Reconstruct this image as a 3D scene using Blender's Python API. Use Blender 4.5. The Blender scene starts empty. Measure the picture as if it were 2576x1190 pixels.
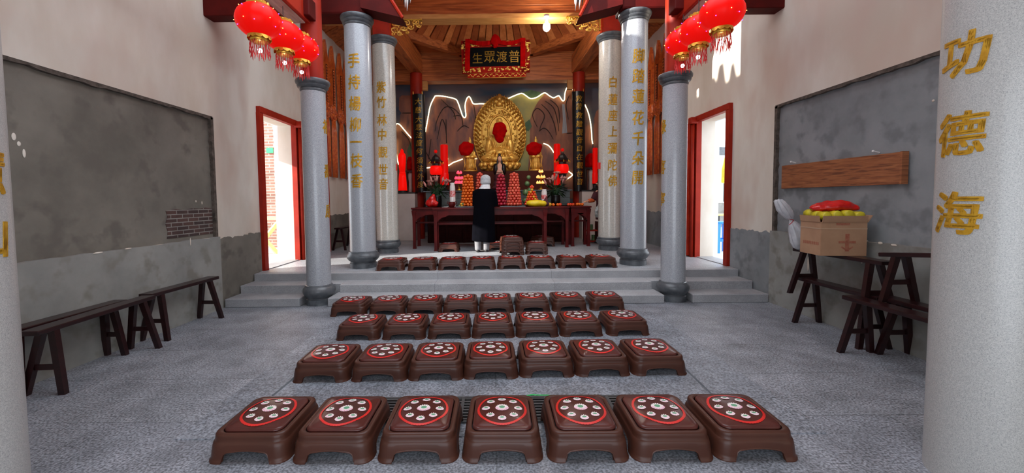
import bpy, bmesh, math, random
from mathutils import Vector, Matrix, noise as mnoise
random.seed(7)
PI = math.pi
scene = bpy.context.scene
COL = scene.collection

# ------------------------------------------------------------------ camera model (image 2576 x 1190)
F, PPX, PPY, W, H = 1000.0, 1243.0, 552.0, 2576.0, 1190.0
TH, RO = math.atan(49.0 / F), 0.010
CAM = Vector((0, 0, 1.4))
_fw = Vector((0, math.cos(TH), -math.sin(TH)))
_up0 = Vector((0, math.sin(TH), math.cos(TH)))
_rt0 = Vector((1, 0, 0))
_up = _up0 * math.cos(RO) + _rt0 * math.sin(RO)
_rt = _rt0 * math.cos(RO) - _up0 * math.sin(RO)

def U(px, py, Y=None, z=None, X=None):
    """world point on a plane Y=, z= or X= seen at photo pixel (px, py)"""
    d = _rt * ((px - PPX) / F) + _up * (-(py - PPY) / F) + _fw
    if Y is not None: t = Y / d.y
    elif z is not None: t = (z - CAM.z) / d.z
    else: t = X / d.x
    return CAM + d * t

cam = bpy.data.objects.new('camera', bpy.data.cameras.new('camera'))
COL.objects.link(cam)
cam.matrix_world = Matrix(((_rt.x, _up.x, -_fw.x, CAM.x), (_rt.y, _up.y, -_fw.y, CAM.y), (_rt.z, _up.z, -_fw.z, CAM.z), (0, 0, 0, 1)))
cam.data.sensor_fit = 'HORIZONTAL'
cam.data.sensor_width = 36.0
cam.data.lens = 36.0 * F / W
cam.data.shift_x = (W / 2 - PPX) / W
cam.data.shift_y = (PPY - H / 2) / W
cam.data.clip_start = 0.05
cam.data.clip_end = 200
scene.camera = cam

# ------------------------------------------------------------------ materials
def lin(c):
    return tuple((v / 12.92 if v <= 0.04045 else ((v + 0.055) / 1.055) ** 2.4) for v in c)

def rgb(r, g, b):
    return lin((r / 255, g / 255, b / 255))

def pmat(name, c1, c2=None, scale=6.0, detail=5, rough=0.5, metal=0.0, bump=0.0, bscale=None, stretch=(1, 1, 1),
         lohi=(0.35, 0.65), coat=0.0, emit=None, estr=0.0, spec=0.5, trans=0.0, alpha=1.0, coords='Object', c3=None, scale3=40, sheen=0, sss=0, rvar=0):
    m = bpy.data.materials.new(name); m.use_nodes = True
    nt = m.node_tree; N = nt.nodes; L = nt.links
    b = N['Principled BSDF']
    b.inputs['Base Color'].default_value = (*c1, 1)
    b.inputs['Roughness'].default_value = rough
    b.inputs['Metallic'].default_value = metal
    b.inputs['Specular IOR Level'].default_value = spec
    b.inputs['Coat Weight'].default_value = coat
    b.inputs['Coat Roughness'].default_value = 0.12
    b.inputs['Transmission Weight'].default_value = trans
    b.inputs['Alpha'].default_value = alpha
    if sheen: b.inputs['Sheen Weight'].default_value = sheen
    if sss: b.inputs['Subsurface Weight'].default_value = sss; b.inputs['Subsurface Scale'].default_value = 0.02
    if emit:
        b.inputs['Emission Color'].default_value = (*emit, 1); b.inputs['Emission Strength'].default_value = estr
    if c2 or bump or c3:
        tc = N.new('ShaderNodeTexCoord'); mp = N.new('ShaderNodeMapping')
        mp.inputs['Scale'].default_value = stretch
        L.new(tc.outputs['Object' if coords == 'Object' else 'Generated'], mp.inputs['Vector'])
        vec = mp.outputs['Vector']
        if coords == 'World':
            g = N.new('ShaderNodeNewGeometry'); L.new(g.outputs['Position'], mp.inputs['Vector'])
    col = None
    if c2:
        n = N.new('ShaderNodeTexNoise'); n.inputs['Scale'].default_value = scale; n.inputs['Detail'].default_value = detail
        n.inputs['Roughness'].default_value = 0.6
        L.new(vec, n.inputs['Vector'])
        r = N.new('ShaderNodeValToRGB')
        r.color_ramp.elements[0].position = lohi[0]; r.color_ramp.elements[0].color = (*c1, 1)
        r.color_ramp.elements[1].position = lohi[1]; r.color_ramp.elements[1].color = (*c2, 1)
        L.new(n.outputs['Fac'], r.inputs['Fac']); col = r.outputs['Color']
        if rvar:
            mr = N.new('ShaderNodeMapRange'); mr.inputs['To Min'].default_value = rough - rvar; mr.inputs['To Max'].default_value = rough + rvar
            L.new(n.outputs['Fac'], mr.inputs['Value']); L.new(mr.outputs['Result'], b.inputs['Roughness'])
    if c3:
        n3 = N.new('ShaderNodeTexNoise'); n3.inputs['Scale'].default_value = scale3; n3.inputs['Detail'].default_value = 3
        L.new(vec, n3.inputs['Vector'])
        r3 = N.new('ShaderNodeValToRGB'); r3.color_ramp.elements[0].position = 0.52; r3.color_ramp.elements[1].position = 0.66
        r3.color_ramp.elements[0].color = (0, 0, 0, 1); r3.color_ramp.elements[1].color = (1, 1, 1, 1)
        L.new(n3.outputs['Fac'], r3.inputs['Fac'])
        mx = N.new('ShaderNodeMix'); mx.data_type = 'RGBA'
        L.new(r3.outputs['Color'], mx.inputs[0])
        if col: L.new(col, mx.inputs[6])
        else: mx.inputs[6].default_value = (*c1, 1)
        mx.inputs[7].default_value = (*c3, 1); col = mx.outputs[2]
    if col: L.new(col, b.inputs['Base Color'])
    if bump:
        nb = N.new('ShaderNodeTexNoise'); nb.inputs['Scale'].default_value = bscale or scale * 4; nb.inputs['Detail'].default_value = 4
        L.new(vec, nb.inputs['Vector'])
        bp = N.new('ShaderNodeBump'); bp.inputs['Strength'].default_value = bump; bp.inputs['Distance'].default_value = 0.01
        L.new(nb.outputs['Fac'], bp.inputs['Height']); L.new(bp.outputs['Normal'], b.inputs['Normal'])
    return m

def brickmat(name, c1, c2, mortar, bw, bh, msize, axes='YZ', rough=0.8, speck=None, offset=0.5, bump=0.3, nscale=3, namt=0.35):
    """bricks / stone slabs / planks laid in world coordinates"""
    m = bpy.data.materials.new(name); m.use_nodes = True
    nt = m.node_tree; N = nt.nodes; L = nt.links; b = N['Principled BSDF']
    b.inputs['Roughness'].default_value = rough
    g = N.new('ShaderNodeNewGeometry'); s = N.new('ShaderNodeSeparateXYZ'); c = N.new('ShaderNodeCombineXYZ')
    L.new(g.outputs['Position'], s.inputs[0])
    L.new(s.outputs[axes[0]], c.inputs['X']); L.new(s.outputs[axes[1]], c.inputs['Y'])
    br = N.new('ShaderNodeTexBrick'); L.new(c.outputs[0], br.inputs['Vector'])
    br.inputs['Scale'].default_value = 1.0
    br.inputs['Brick Width'].default_value = bw; br.inputs['Row Height'].default_value = bh
    br.inputs['Mortar Size'].default_value = msize; br.inputs['Mortar Smooth'].default_value = 0.2
    br.inputs['Color1'].default_value = (*c1, 1); br.inputs['Color2'].default_value = (*c2, 1); br.inputs['Mortar'].default_value = (*mortar, 1)
    br.offset = offset
    n = N.new('ShaderNodeTexNoise'); n.inputs['Scale'].default_value = nscale; n.inputs['Detail'].default_value = 8; n.inputs['Roughness'].default_value = 0.65
    L.new(g.outputs['Position'], n.inputs['Vector'])
    mr = N.new('ShaderNodeMapRange'); mr.inputs['From Min'].default_value = 0.3; mr.inputs['From Max'].default_value = 0.7
    mr.inputs['To Min'].default_value = 1 - namt; mr.inputs['To Max'].default_value = 1 + namt
    L.new(n.outputs['Fac'], mr.inputs['Value'])
    mx = N.new('ShaderNodeMix'); mx.data_type = 'RGBA'; mx.blend_type = 'MULTIPLY'; mx.inputs[0].default_value = 1.0
    L.new(br.outputs['Color'], mx.inputs[6]); L.new(mr.outputs['Result'], mx.inputs[7])
    col = mx.outputs[2]
    if speck:
        n3 = N.new('ShaderNodeTexNoise'); n3.inputs['Scale'].default_value = speck[1]; n3.inputs['Detail'].default_value = 2
        L.new(g.outputs['Position'], n3.inputs['Vector'])
        r3 = N.new('ShaderNodeMapRange'); r3.inputs['From Min'].default_value = 0.35; r3.inputs['From Max'].default_value = 0.65
        r3.inputs['To Min'].default_value = 1 - speck[0]; r3.inputs['To Max'].default_value = 1 + speck[0]
        L.new(n3.outputs['Fac'], r3.inputs['Value'])
        m2 = N.new('ShaderNodeMix'); m2.data_type = 'RGBA'; m2.blend_type = 'MULTIPLY'; m2.inputs[0].default_value = 1.0
        L.new(col, m2.inputs[6]); L.new(r3.outputs['Result'], m2.inputs[7]); col = m2.outputs[2]
    L.new(col, b.inputs['Base Color'])
    if bump:
        bp = N.new('ShaderNodeBump'); bp.inputs['Strength'].default_value = bump; bp.inputs['Distance'].default_value = 0.01; bp.invert = True
        L.new(br.outputs['Fac'], bp.inputs['Height']); L.new(bp.outputs['Normal'], b.inputs['Normal'])
    return m

M = {}
M['white'] = pmat('white_plaster', rgb(218, 211, 200), rgb(202, 190, 175), 0.9, 6, 0.85, coords='World', lohi=(.4, .62), bump=.06, bscale=14, stretch=(1, 1, .45), c3=rgb(202, 184, 170), scale3=1.3)
M['cement'] = pmat('grey_cement', rgb(88, 84, 77), rgb(128, 123, 113), 1.3, 9, 0.8, coords='World', lohi=(.28, .72), c3=rgb(96, 91, 84), scale3=5, bump=.12, bscale=18)
M['cement_r'] = pmat('grey_blue_cement', rgb(106, 110, 113), rgb(146, 149, 152), 1.3, 9, 0.8, coords='World', lohi=(.28, .72), c3=rgb(112, 115, 118), scale3=5, bump=.12, bscale=18)
M['dado'] = pmat('dado_cement', rgb(120, 120, 117), rgb(152, 151, 146), 1.8, 9, 0.8, coords='World', lohi=(.28, .72), c3=rgb(120, 117, 110), scale3=5, bump=.12, bscale=18)
M['edge'] = pmat('broken_plaster_edge', rgb(62, 54, 48), rgb(98, 88, 80), 16, 6, 0.9, coords='World', bump=.8, bscale=30)
M['brick'] = brickmat('dark_brick', rgb(58, 44, 42), rgb(82, 58, 52), rgb(128, 124, 118), 0.17, 0.047, 0.0055, 'YZ')
M['ext_brick'] = brickmat('outdoor_brick', rgb(112, 74, 62), rgb(132, 98, 86), rgb(140, 132, 124), 0.24, 0.07, 0.012, 'XZ')
M['floor'] = brickmat('granite_slabs', rgb(122, 125, 132), rgb(129, 132, 138), rgb(104, 107, 112), 1.25, 0.62, 0.005, 'XY', rough=0.5, speck=(.5, 75), nscale=3.2, namt=.36, bump=.08)
M['floor_mid'] = brickmat('granite_court_slabs', rgb(120, 125, 133), rgb(128, 132, 139), rgb(102, 107, 113), 1.3, 0.9, 0.005, 'XY', rough=0.46, speck=(.5, 75), nscale=2.8, namt=.30, bump=.08)
M['floor_rear'] = brickmat('door_lit_granite_slabs', rgb(152, 155, 160), rgb(160, 162, 166), rgb(130, 133, 138), 1.25, 0.62, 0.005, 'XY', rough=0.42, speck=(.3, 75), nscale=2.2, namt=.2, bump=.06)  # door light on the rear floor is put into this lighter slab colour
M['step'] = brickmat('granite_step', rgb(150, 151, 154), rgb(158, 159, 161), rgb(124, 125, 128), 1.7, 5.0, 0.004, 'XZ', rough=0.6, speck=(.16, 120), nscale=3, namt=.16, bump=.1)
M['granite'] = pmat('granite_column', rgb(172, 175, 180), rgb(152, 156, 162), 90, 3, 0.28, coords='World', lohi=(.4, .6), c3=rgb(128, 131, 137), scale3=200, coat=.25)
M['granite_near'] = pmat('pale_granite_column', rgb(184, 184, 181), rgb(168, 168, 166), 150, 3, 0.35, coords='World', lohi=(.4, .6), c3=rgb(138, 139, 140), scale3=320, coat=.15)
M['granite_warm'] = pmat('polished_pale_column', rgb(196, 192, 182), rgb(180, 176, 168), 40, 3, 0.22, coords='World', lohi=(.4, .6), c3=rgb(160, 158, 152), scale3=110, coat=.4)
M['darkstone'] = pmat('dark_stone', rgb(62, 66, 71), rgb(92, 96, 100), 9, 6, 0.4, coords='World', bump=.15, coat=.15)
M['gold'] = pmat('gold_leaf', (1.0, 0.62, 0.13), (0.80, 0.40, 0.055), 9, 4, 0.34, metal=0.42, bump=.6, bscale=34)
M['golddark'] = pmat('old_gold', (0.86, 0.50, 0.09), (0.60, 0.31, 0.045), 9, 4, 0.42, metal=0.5, bump=.4, bscale=40)
M['goldpaint'] = pmat('gold_paint', rgb(206, 160, 46), rgb(180, 130, 30), 30, 3, 0.4, metal=0.35)
M['red'] = pmat('red_lacquer', rgb(160, 38, 18), rgb(136, 28, 13), 3, 4, 0.5, spec=.2)
M['redmatt'] = pmat('plaque_red', rgb(168, 28, 16), rgb(140, 20, 12), 8, 4, 0.75, spec=.1)
M['redbright'] = pmat('orange_red_paint', rgb(176, 42, 18), rgb(150, 32, 14), 5, 4, 0.5, spec=.2)
M['darkred'] = pmat('dark_red_paint', rgb(86, 15, 12), rgb(68, 11, 9), 3, 4, 0.6, spec=.12)
M['wood2'] = pmat('dark_fir_wood', rgb(168, 88, 44), rgb(140, 70, 34), 2.2, 6, 0.55, stretch=(3, 3, 3), spec=.3)
M['wood3'] = pmat('light_fir_wood', rgb(214, 132, 74), rgb(186, 106, 54), 2.2, 6, 0.55, stretch=(3, 3, 3), spec=.3)
M['wood'] = pmat('fir_wood', rgb(200, 114, 58), rgb(164, 86, 40), 2.2, 6, 0.5, stretch=(1, 6, 14), bump=.08, c3=rgb(140, 70, 32), scale3=1.4)
M['woodlight'] = pmat('pale_wood', rgb(206, 150, 84), rgb(188, 126, 64), 3, 6, 0.5, stretch=(1, 8, 8))
M['woodtrim'] = pmat('weathered_beam_underside', rgb(196, 184, 176), rgb(160, 142, 132), 3, 6, 0.7, stretch=(6, 1, 1), coords='World')
M['board'] = pmat('stained_board', rgb(166, 104, 64), rgb(132, 76, 44), 3.0, 7, 0.55, stretch=(1, 1.2, 16), c3=rgb(106, 60, 36), scale3=4)
M['maroon'] = pmat('maroon_varnish', rgb(42, 15, 16), rgb(29, 10, 12), 3, 5, 0.3, stretch=(2, 2, 10), coat=.15, spec=.35)
M['altar_red'] = pmat('altar_red_lacquer', rgb(92, 15, 14), rgb(70, 10, 10), 4, 4, 0.45, spec=.16, coat=.04)
M['brown'] = pmat('brown_plastic', rgb(74, 42, 32), rgb(67, 38, 29), 4, 2, 0.36, spec=.28)
M['pad'] = pmat('brown_pad', rgb(80, 38, 33), rgb(72, 33, 29), 5, 2, 0.28, spec=.35)
M['ring'] = pmat('red_print', rgb(206, 36, 30), None, rough=.35)
M['petal'] = pmat('petal_print', rgb(238, 200, 214), None, rough=.4)
M['petalw'] = pmat('pale_petal_print', rgb(240, 232, 228), None, rough=.4)
M['petalp'] = pmat('pink_petal_print', rgb(220, 120, 160), None, rough=.4)
M['lgreen'] = pmat('green_print', rgb(96, 158, 122), None, rough=.4)
M['black'] = pmat('black_lacquer', rgb(16, 13, 13), rgb(10, 9, 10), 6, 3, 0.3, spec=.35)
M['blackmatt'] = pmat('black_plaque', rgb(10, 9, 9), rgb(6, 6, 7), 6, 3, 0.7, spec=.1)
M['blackm'] = pmat('black_metal', rgb(26, 24, 24), None, rough=.4)
M['redcloth'] = pmat('red_cloth', rgb(186, 6, 6), rgb(156, 3, 3), 7, 4, 0.85, bump=.2, bscale=30, spec=.06)
M['redglow'] = pmat('lit_red_silk', rgb(190, 8, 6), None, rough=.4, emit=(1.0, 0.006, 0.003), estr=0.28, spec=.12)
M['lampglow'] = pmat('lit_red_glass', rgb(190, 8, 6), None, rough=.3, emit=(1.0, 0.006, 0.003), estr=0.34, spec=.12)
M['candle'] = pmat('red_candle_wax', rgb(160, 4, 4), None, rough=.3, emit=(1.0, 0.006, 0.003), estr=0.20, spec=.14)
M['tassel'] = pmat('red_fringe', rgb(176, 20, 18), None, rough=.7)
M['goldring'] = pmat('gold_band', rgb(224, 176, 70), rgb(196, 140, 40), 20, 3, 0.3, metal=.6)
M['purple'] = pmat('purple_lamp', rgb(90, 30, 255), None, emit=(0.22, 0.05, 1.0), estr=5)
M['amber'] = pmat('amber_lamp', rgb(255, 190, 90), None, emit=(1.0, 0.55, 0.12), estr=3)
M['whiteled'] = pmat('white_lamp', rgb(255, 230, 240), None, emit=(1.0, 0.86, 0.95), estr=9)
M['led'] = pmat('warm_white_strip', rgb(255, 245, 220), None, emit=(1.0, 0.86, 0.50), estr=1.7)
M['bulb'] = pmat('lit_bulb', rgb(255, 255, 255), None, emit=(0.93, 0.97, 1.0), estr=26)
M['whiteplastic'] = pmat('white_plastic', rgb(226, 226, 226), None, rough=.4)
M['card'] = pmat('cardboard', rgb(172, 134, 104), rgb(160, 122, 94), 5, 5, 0.8)
M['cardprint'] = pmat('brown_print', rgb(150, 84, 62), rgb(162, 104, 80), 40, 3, .8)
M['tape'] = pmat('clear_tape', rgb(186, 156, 128), None, rough=.15, coat=.5)
M['yellow'] = pmat('yellow_wrap', rgb(206, 192, 40), rgb(184, 168, 28), 9, 4, .45)
M['yellowbag'] = pmat('yellow_cloth', rgb(232, 204, 20), rgb(214, 180, 14), 9, 4, .45)
M['redbag'] = pmat('red_plastic_bag', rgb(214, 24, 20), rgb(180, 14, 12), 12, 5, .3, bump=.5, bscale=22, coat=.3)
M['clear'] = pmat('thin_white_plastic', rgb(226, 228, 232), rgb(200, 203, 210), 9, 5, .25, alpha=.72, coat=.4, bump=.5, bscale=26)
M['cream'] = pmat('cream_tile', rgb(206, 192, 182), rgb(196, 180, 170), 3, 3, .4)
M['altarstone'] = brickmat('grey_altar_tile', rgb(82, 88, 86), rgb(70, 75, 73), rgb(50, 52, 51), 0.3, 0.16, 0.008, 'XZ', rough=.4)
M['orange'] = pmat('orange_peel', rgb(232, 112, 22), rgb(220, 96, 14), 20, 3, .35, bump=.1, bscale=120)
M['apple'] = pmat('red_apple_skin', rgb(206, 52, 42), rgb(226, 112, 82), 9, 4, .3, coat=.2)
M['dragon'] = pmat('dragon_fruit_skin', rgb(196, 34, 62), rgb(150, 30, 44), 12, 4, .4)
M['tomato'] = pmat('tomato_skin', rgb(216, 40, 18), rgb(228, 84, 24), 8, 3, .25, coat=.3)
M['lemon'] = pmat('yellow_fruit_skin', rgb(228, 178, 50), rgb(218, 150, 40), 9, 3, .35)
M['melon'] = pmat('melon_skin', rgb(58, 92, 56), rgb(118, 146, 92), 9, 4, .35)
M['leaf'] = pmat('leaf_green', rgb(28, 58, 32), rgb(48, 82, 44), 12, 4, .45)
M['lily'] = pmat('pink_lily', rgb(186, 96, 100), rgb(206, 160, 140), 10, 4, .5)
M['porcelain'] = pmat('white_porcelain', rgb(222, 216, 212), rgb(206, 200, 196), 6, 3, .18, coat=.5)
M['porcelainred'] = pmat('red_glaze', rgb(196, 60, 60), rgb(226, 180, 176), 22, 4, .2, coat=.4, lohi=(.45, .6))
M['skin'] = pmat('skin', rgb(214, 166, 140), rgb(200, 148, 122), 8, 3, .5, sss=.1)
M['coat'] = pmat('navy_black_wool', rgb(8, 8, 14), rgb(6, 6, 10), 14, 4, .95, spec=.04, bump=.1, bscale=80)
M['knit'] = pmat('pale_grey_knit', rgb(186, 187, 188), rgb(166, 168, 170), 30, 3, .9, bump=.3, bscale=120)
M['knitw'] = pmat('white_fleece', rgb(222, 222, 222), rgb(206, 206, 207), 20, 3, .9, bump=.2, bscale=90)
M['trouser'] = pmat('pale_grey_trouser', rgb(128, 128, 132), rgb(114, 114, 118), 12, 4, .85)
M['shoe'] = pmat('dark_shoe', rgb(34, 32, 34), None, rough=.5)
M['plumrobe'] = pmat('maroon_cloth', rgb(74, 26, 36), rgb(60, 20, 28), 12, 4, .85)
M['orangecloth'] = pmat('orange_cloth', rgb(206, 92, 40), rgb(190, 78, 32), 12, 4, .8)
M['hair'] = pmat('black_hair', rgb(20, 18, 18), rgb(30, 27, 26), 30, 4, .5, stretch=(1, 1, .1))
M['pinkglow'] = pmat('lit_pink_lotus', rgb(250, 60, 80), None, emit=(1.0, 0.05, 0.10), estr=.9)
M['peachglow'] = pmat('lit_peach_lotus', rgb(250, 190, 110), None, emit=(1.0, 0.42, 0.12), estr=.8)
M['grate'] = pmat('iron_grate', rgb(52, 54, 56), rgb(70, 70, 70), 14, 4, .6)
M['void'] = pmat('drain_pit', rgb(22, 22, 23), None, rough=.9)
M['groove'] = pmat('slab_joint', rgb(88, 92, 98), rgb(104, 108, 112), 8, 4, .8, coords='World')
M['greentape'] = pmat('green_plastic', rgb(36, 186, 96), None, rough=.4)
M['bluestool'] = pmat('blue_plastic', rgb(22, 124, 216), None, rough=.35)
M['pave'] = pmat('outdoor_paving', rgb(206, 202, 196), rgb(190, 186, 180), 4, 5, .8, coords='World')
M['stucco'] = pmat('outdoor_stucco', rgb(228, 230, 232), rgb(216, 219, 222), 2, 4, .8, coords='World')
M['ply'] = pmat('pale_timber', rgb(222, 190, 130), rgb(204, 168, 106), 5, 5, .6)
M['lacq'] = pmat('carved_lacquer', rgb(222, 112, 44), rgb(184, 68, 26), 16, 5, .3, coat=.3, bump=.35, bscale=60)
M['lacqdark'] = pmat('dark_lacquer', rgb(76, 30, 18), None, rough=.6, spec=.15)
M['altarwood'] = pmat('altar_front_wood', rgb(46, 14, 12), rgb(34, 10, 9), 4, 4, .8, spec=.08)
M['mural_sky'] = pmat('mural_sky', rgb(82, 88, 102), rgb(108, 97, 103), 0.8, 5, .7, coords='World', stretch=(.5, 1, 2.4), lohi=(.38, .62), c3=rgb(62, 86, 110), scale3=1.1)
M['mural_rock'] = pmat('mural_rock', rgb(174, 110, 84), rgb(126, 88, 80), 2.4, 6, .7, coords='World', stretch=(1.6, 1, .5), c3=rgb(106, 80, 80), scale3=2.6)
M['mural_rock2'] = pmat('mural_brown_rock', rgb(152, 96, 72), rgb(114, 77, 66), 2.4, 6, .7, coords='World', stretch=(1.6, 1, .5), c3=rgb(170, 112, 80), scale3=2.2)
M['mural_hill'] = pmat('mural_yellow_hill', rgb(190, 176, 100), rgb(146, 146, 100), 1.2, 4, .7, coords='World')
M['mural_tree'] = pmat('mural_pine', rgb(66, 98, 70), rgb(92, 116, 80), 6, 5, .7, coords='World')
M['mural_line'] = pmat('mural_ink', rgb(58, 40, 38), None, rough=.8)
M['mural_water'] = pmat('mural_waterfall', rgb(168, 170, 172), rgb(140, 142, 146), 6, 4, .7, coords='World', stretch=(6, 1, .6))
M['leafdark'] = pmat('dark_leaf', rgb(30, 52, 34), rgb(48, 74, 46), 12, 4, .5)
M['redpaper'] = pmat('red_paper', rgb(206, 26, 22), None, rough=.7)
M['greybag'] = pmat('translucent_grey_plastic', rgb(170, 172, 168), rgb(120, 122, 118), 16, 4, .3, alpha=.85)
# ------------------------------------------------------------------ mesh helpers
class MB:
    """collects shapes and links them as ONE mesh object"""
    def __init__(s): s.bm = bmesh.new(); s.mi = 0
    def _new(s, geom):
        for f in geom:
            f.material_index = s.mi
    def box(s, c, d, rot=None, bev=0.0, seg=2):
        """c centre, d full sizes, rot a Matrix (3x3) or z angle"""
        r = bmesh.ops.create_cube(s.bm, size=1.0)
        vs = r['verts']
        bmesh.ops.scale(s.bm, vec=Vector(d), verts=vs)
        fs = set(f for v in vs for f in v.link_faces)
        if bev:
            es = list({e for v in vs for e in v.link_edges})
            rb = bmesh.ops.bevel(s.bm, geom=es, offset=bev, segments=seg, affect='EDGES', profile=0.5)
            vs = list({v for f in rb['faces'] for v in f.verts} | {v for v in vs if v.is_valid})
            fs = {f for v in vs for f in v.link_faces}
        if rot is not None:
            m = Matrix.Rotation(rot, 3, 'Z') if isinstance(rot, (int, float)) else rot
            bmesh.ops.rotate(s.bm, verts=vs, cent=(0, 0, 0), matrix=m)
        bmesh.ops.translate(s.bm, vec=Vector(c), verts=vs)
        s._new(fs); return vs
    def prism(s, pts, o, u, v, n, depth):
        """polygon pts (a,b) in plane (o,u,v) extruded along n by depth"""
        o, u, v, n = Vector(o), Vector(u), Vector(v), Vector(n)
        a = [s.bm.verts.new(o + u * p[0] + v * p[1]) for p in pts]
        b = [s.bm.verts.new(o + u * p[0] + v * p[1] + n * depth) for p in pts]
        fs = [s.bm.faces.new(a), s.bm.faces.new(b[::-1])]
        k = len(pts)
        for i in range(k):
            fs.append(s.bm.faces.new((a[i], b[i], b[(i + 1) % k], a[(i + 1) % k])))
        s._new(fs); return a + b
    def poly(s, pts):
        f = s.bm.faces.new([s.bm.verts.new(p) for p in pts]); s._new([f]); return f
    def lathe(s, prof, c=(0, 0, 0), seg=32, ang=0, sq=1.0, capb=True, capt=True, sx=1, sy=1):
        c = Vector(c); rings = []
        for r, z in prof:
            rings.append([s.bm.verts.new(c + Vector((max(r, 1e-4) * math.cos(ang + 2 * PI * i / seg) * sx, max(r, 1e-4) * math.sin(ang + 2 * PI * i / seg) * sy, z))) for i in range(seg)])
        fs = []
        for a, b in zip(rings, rings[1:]):
            for i in range(seg):
                fs.append(s.bm.faces.new((a[i], a[(i + 1) % seg], b[(i + 1) % seg], b[i])))
        if capb: fs.append(s.bm.faces.new(rings[0][::-1]))
        if capt: fs.append(s.bm.faces.new(rings[-1]))
        s._new(fs); return [v for r in rings for v in r]
    def tube(s, path, r, seg=8, cap=True, rs=None):
        path = [Vector(p) for p in path]; n = len(path); rings = []
        up = None
        for i, p in enumerate(path):
            t = (path[min(i + 1, n - 1)] - path[max(i - 1, 0)]).normalized()
            if up is None:
                up = Vector((0, 0, 1)) if abs(t.z) < 0.9 else Vector((1, 0, 0))
            a = t.cross(up)
            if a.length < 1e-5: a = t.orthogonal()
            a.normalize(); up = a.cross(t).normalized()
            q = rs[i] if rs else r
            rings.append([s.bm.verts.new(p + (a * math.cos(2 * PI * k / seg) + up * math.sin(2 * PI * k / seg)) * q) for k in range(seg)])
        fs = []
        for A, B in zip(rings, rings[1:]):
            for i in range(seg):
                fs.append(s.bm.faces.new((A[i], A[(i + 1) % seg], B[(i + 1) % seg], B[i])))
        if cap: fs += [s.bm.faces.new(rings[0][::-1]), s.bm.faces.new(rings[-1])]
        s._new(fs)
    def ball(s, c, r, seg=12, rings=8, sc=(1, 1, 1), rot=None):
        g = bmesh.ops.create_uvsphere(s.bm, u_segments=seg, v_segments=rings, radius=r)
        vs = g['verts']; bmesh.ops.scale(s.bm, vec=Vector(sc), verts=vs)
        if rot is not None: bmesh.ops.rotate(s.bm, verts=vs, cent=(0, 0, 0), matrix=rot)
        bmesh.ops.translate(s.bm, vec=Vector(c), verts=vs)
        s._new({f for v in vs for f in v.link_faces}); return vs
    def loft(s, rings, cap=True, close=True):
        R = [[s.bm.verts.new(Vector(p)) for p in ring] for ring in rings]; fs = []
        k = len(R[0])
        for A, B in zip(R, R[1:]):
            for i in range(k if close else k - 1):
                fs.append(s.bm.faces.new((A[i], A[(i + 1) % k], B[(i + 1) % k], B[i])))
        if cap and close: fs += [s.bm.faces.new(R[0][::-1]), s.bm.faces.new(R[-1])]
        s._new(fs); return [v for r in R for v in r]
    def jitter(s, amt, scale=8.0, seed=0.0):
        for v in s.bm.verts:
            v.co += Vector(mnoise.noise_vector(v.co * scale + Vector((seed, seed * 2, -seed)))) * amt
    def build(s, name, mat, parent=None, smooth=False, loc=None, auto=None):
        me = bpy.data.meshes.new(name)
        bmesh.ops.recalc_face_normals(s.bm, faces=s.bm.faces[:])
        s.bm.to_mesh(me); s.bm.free()
        for m in (mat if isinstance(mat, (list, tuple)) else [mat]): me.materials.append(m)
        if smooth or auto:
            me.polygons.foreach_set('use_smooth', [True] * len(me.polygons))
        o = bpy.data.objects.new(name, me); COL.objects.link(o)
        if auto:
            me.set_sharp_from_angle(angle=math.radians(auto))
        if parent is not None: o.parent = parent
        if loc is not None: o.location = loc
        return o

def tag(o, label=None, cat=None, group=None, kind=None):
    if label: o['label'] = label
    if cat: o['category'] = cat
    if group: o['group'] = group
    if kind: o['kind'] = kind
    return o

def empty(name, loc=(0, 0, 0), rz=0.0, label=None, cat=None, group=None):
    o = bpy.data.objects.new(name, None); COL.objects.link(o)
    o.empty_display_size = 0.1; o.location = loc; o.rotation_euler = (0, 0, rz)
    return tag(o, label, cat, group)

def struct(o): o['kind'] = 'structure'; return o

KIDS = {}
def dup(root, loc=None, rot=None, label=None, group=None):
    def rec(o, par):
        c = o.copy(); COL.objects.link(c)
        if par is not None: c.parent = par
        for ch in [x for x in ALLKIDS(o)]: rec(ch, c)
        return c
    c = rec(root, None)
    if loc is not None: c.location = loc
    if rot is not None: c.rotation_euler = rot if isinstance(rot, tuple) else (0, 0, rot)
    if label: c['label'] = label
    if group: c['group'] = group
    return c
def ALLKIDS(o): return list(o.children)

def bake(o):
    """apply the modifiers of o"""
    dg = bpy.context.evaluated_depsgraph_get(); dg.update()
    me = bpy.data.meshes.new_from_object(o.evaluated_get(dg))
    old = o.data; o.modifiers.clear(); o.data = me
    me.name = o.name
    if old.users == 0: bpy.data.meshes.remove(old)
    return o

def blob(name, balls, mat, parent=None, voxel=0.02, smooth=3, loc=None, extra=None, noise=0, nscale=10):
    """one continuous surface over a set of (centre, radii[, z-rot]) ellipsoids"""
    mb = MB()
    for b in balls:
        rot = b[2] if len(b) > 2 else None
        mb.ball(b[0], 1.0, 20, 14, b[1], rot)
    if extra: extra(mb)
    o = mb.build(name, mat, parent, loc=loc)
    r = o.modifiers.new('r', 'REMESH'); r.mode = 'VOXEL'; r.voxel_size = voxel; r.use_smooth_shade = True
    s = o.modifiers.new('s', 'SMOOTH'); s.iterations = smooth; s.factor = 0.5
    bake(o)
    if noise:
        for v in o.data.vertices:
            v.co += Vector(mnoise.noise_vector(v.co * nscale)) * noise
    o.data.polygons.foreach_set('use_smooth', [True] * len(o.data.polygons))
    return o

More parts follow.
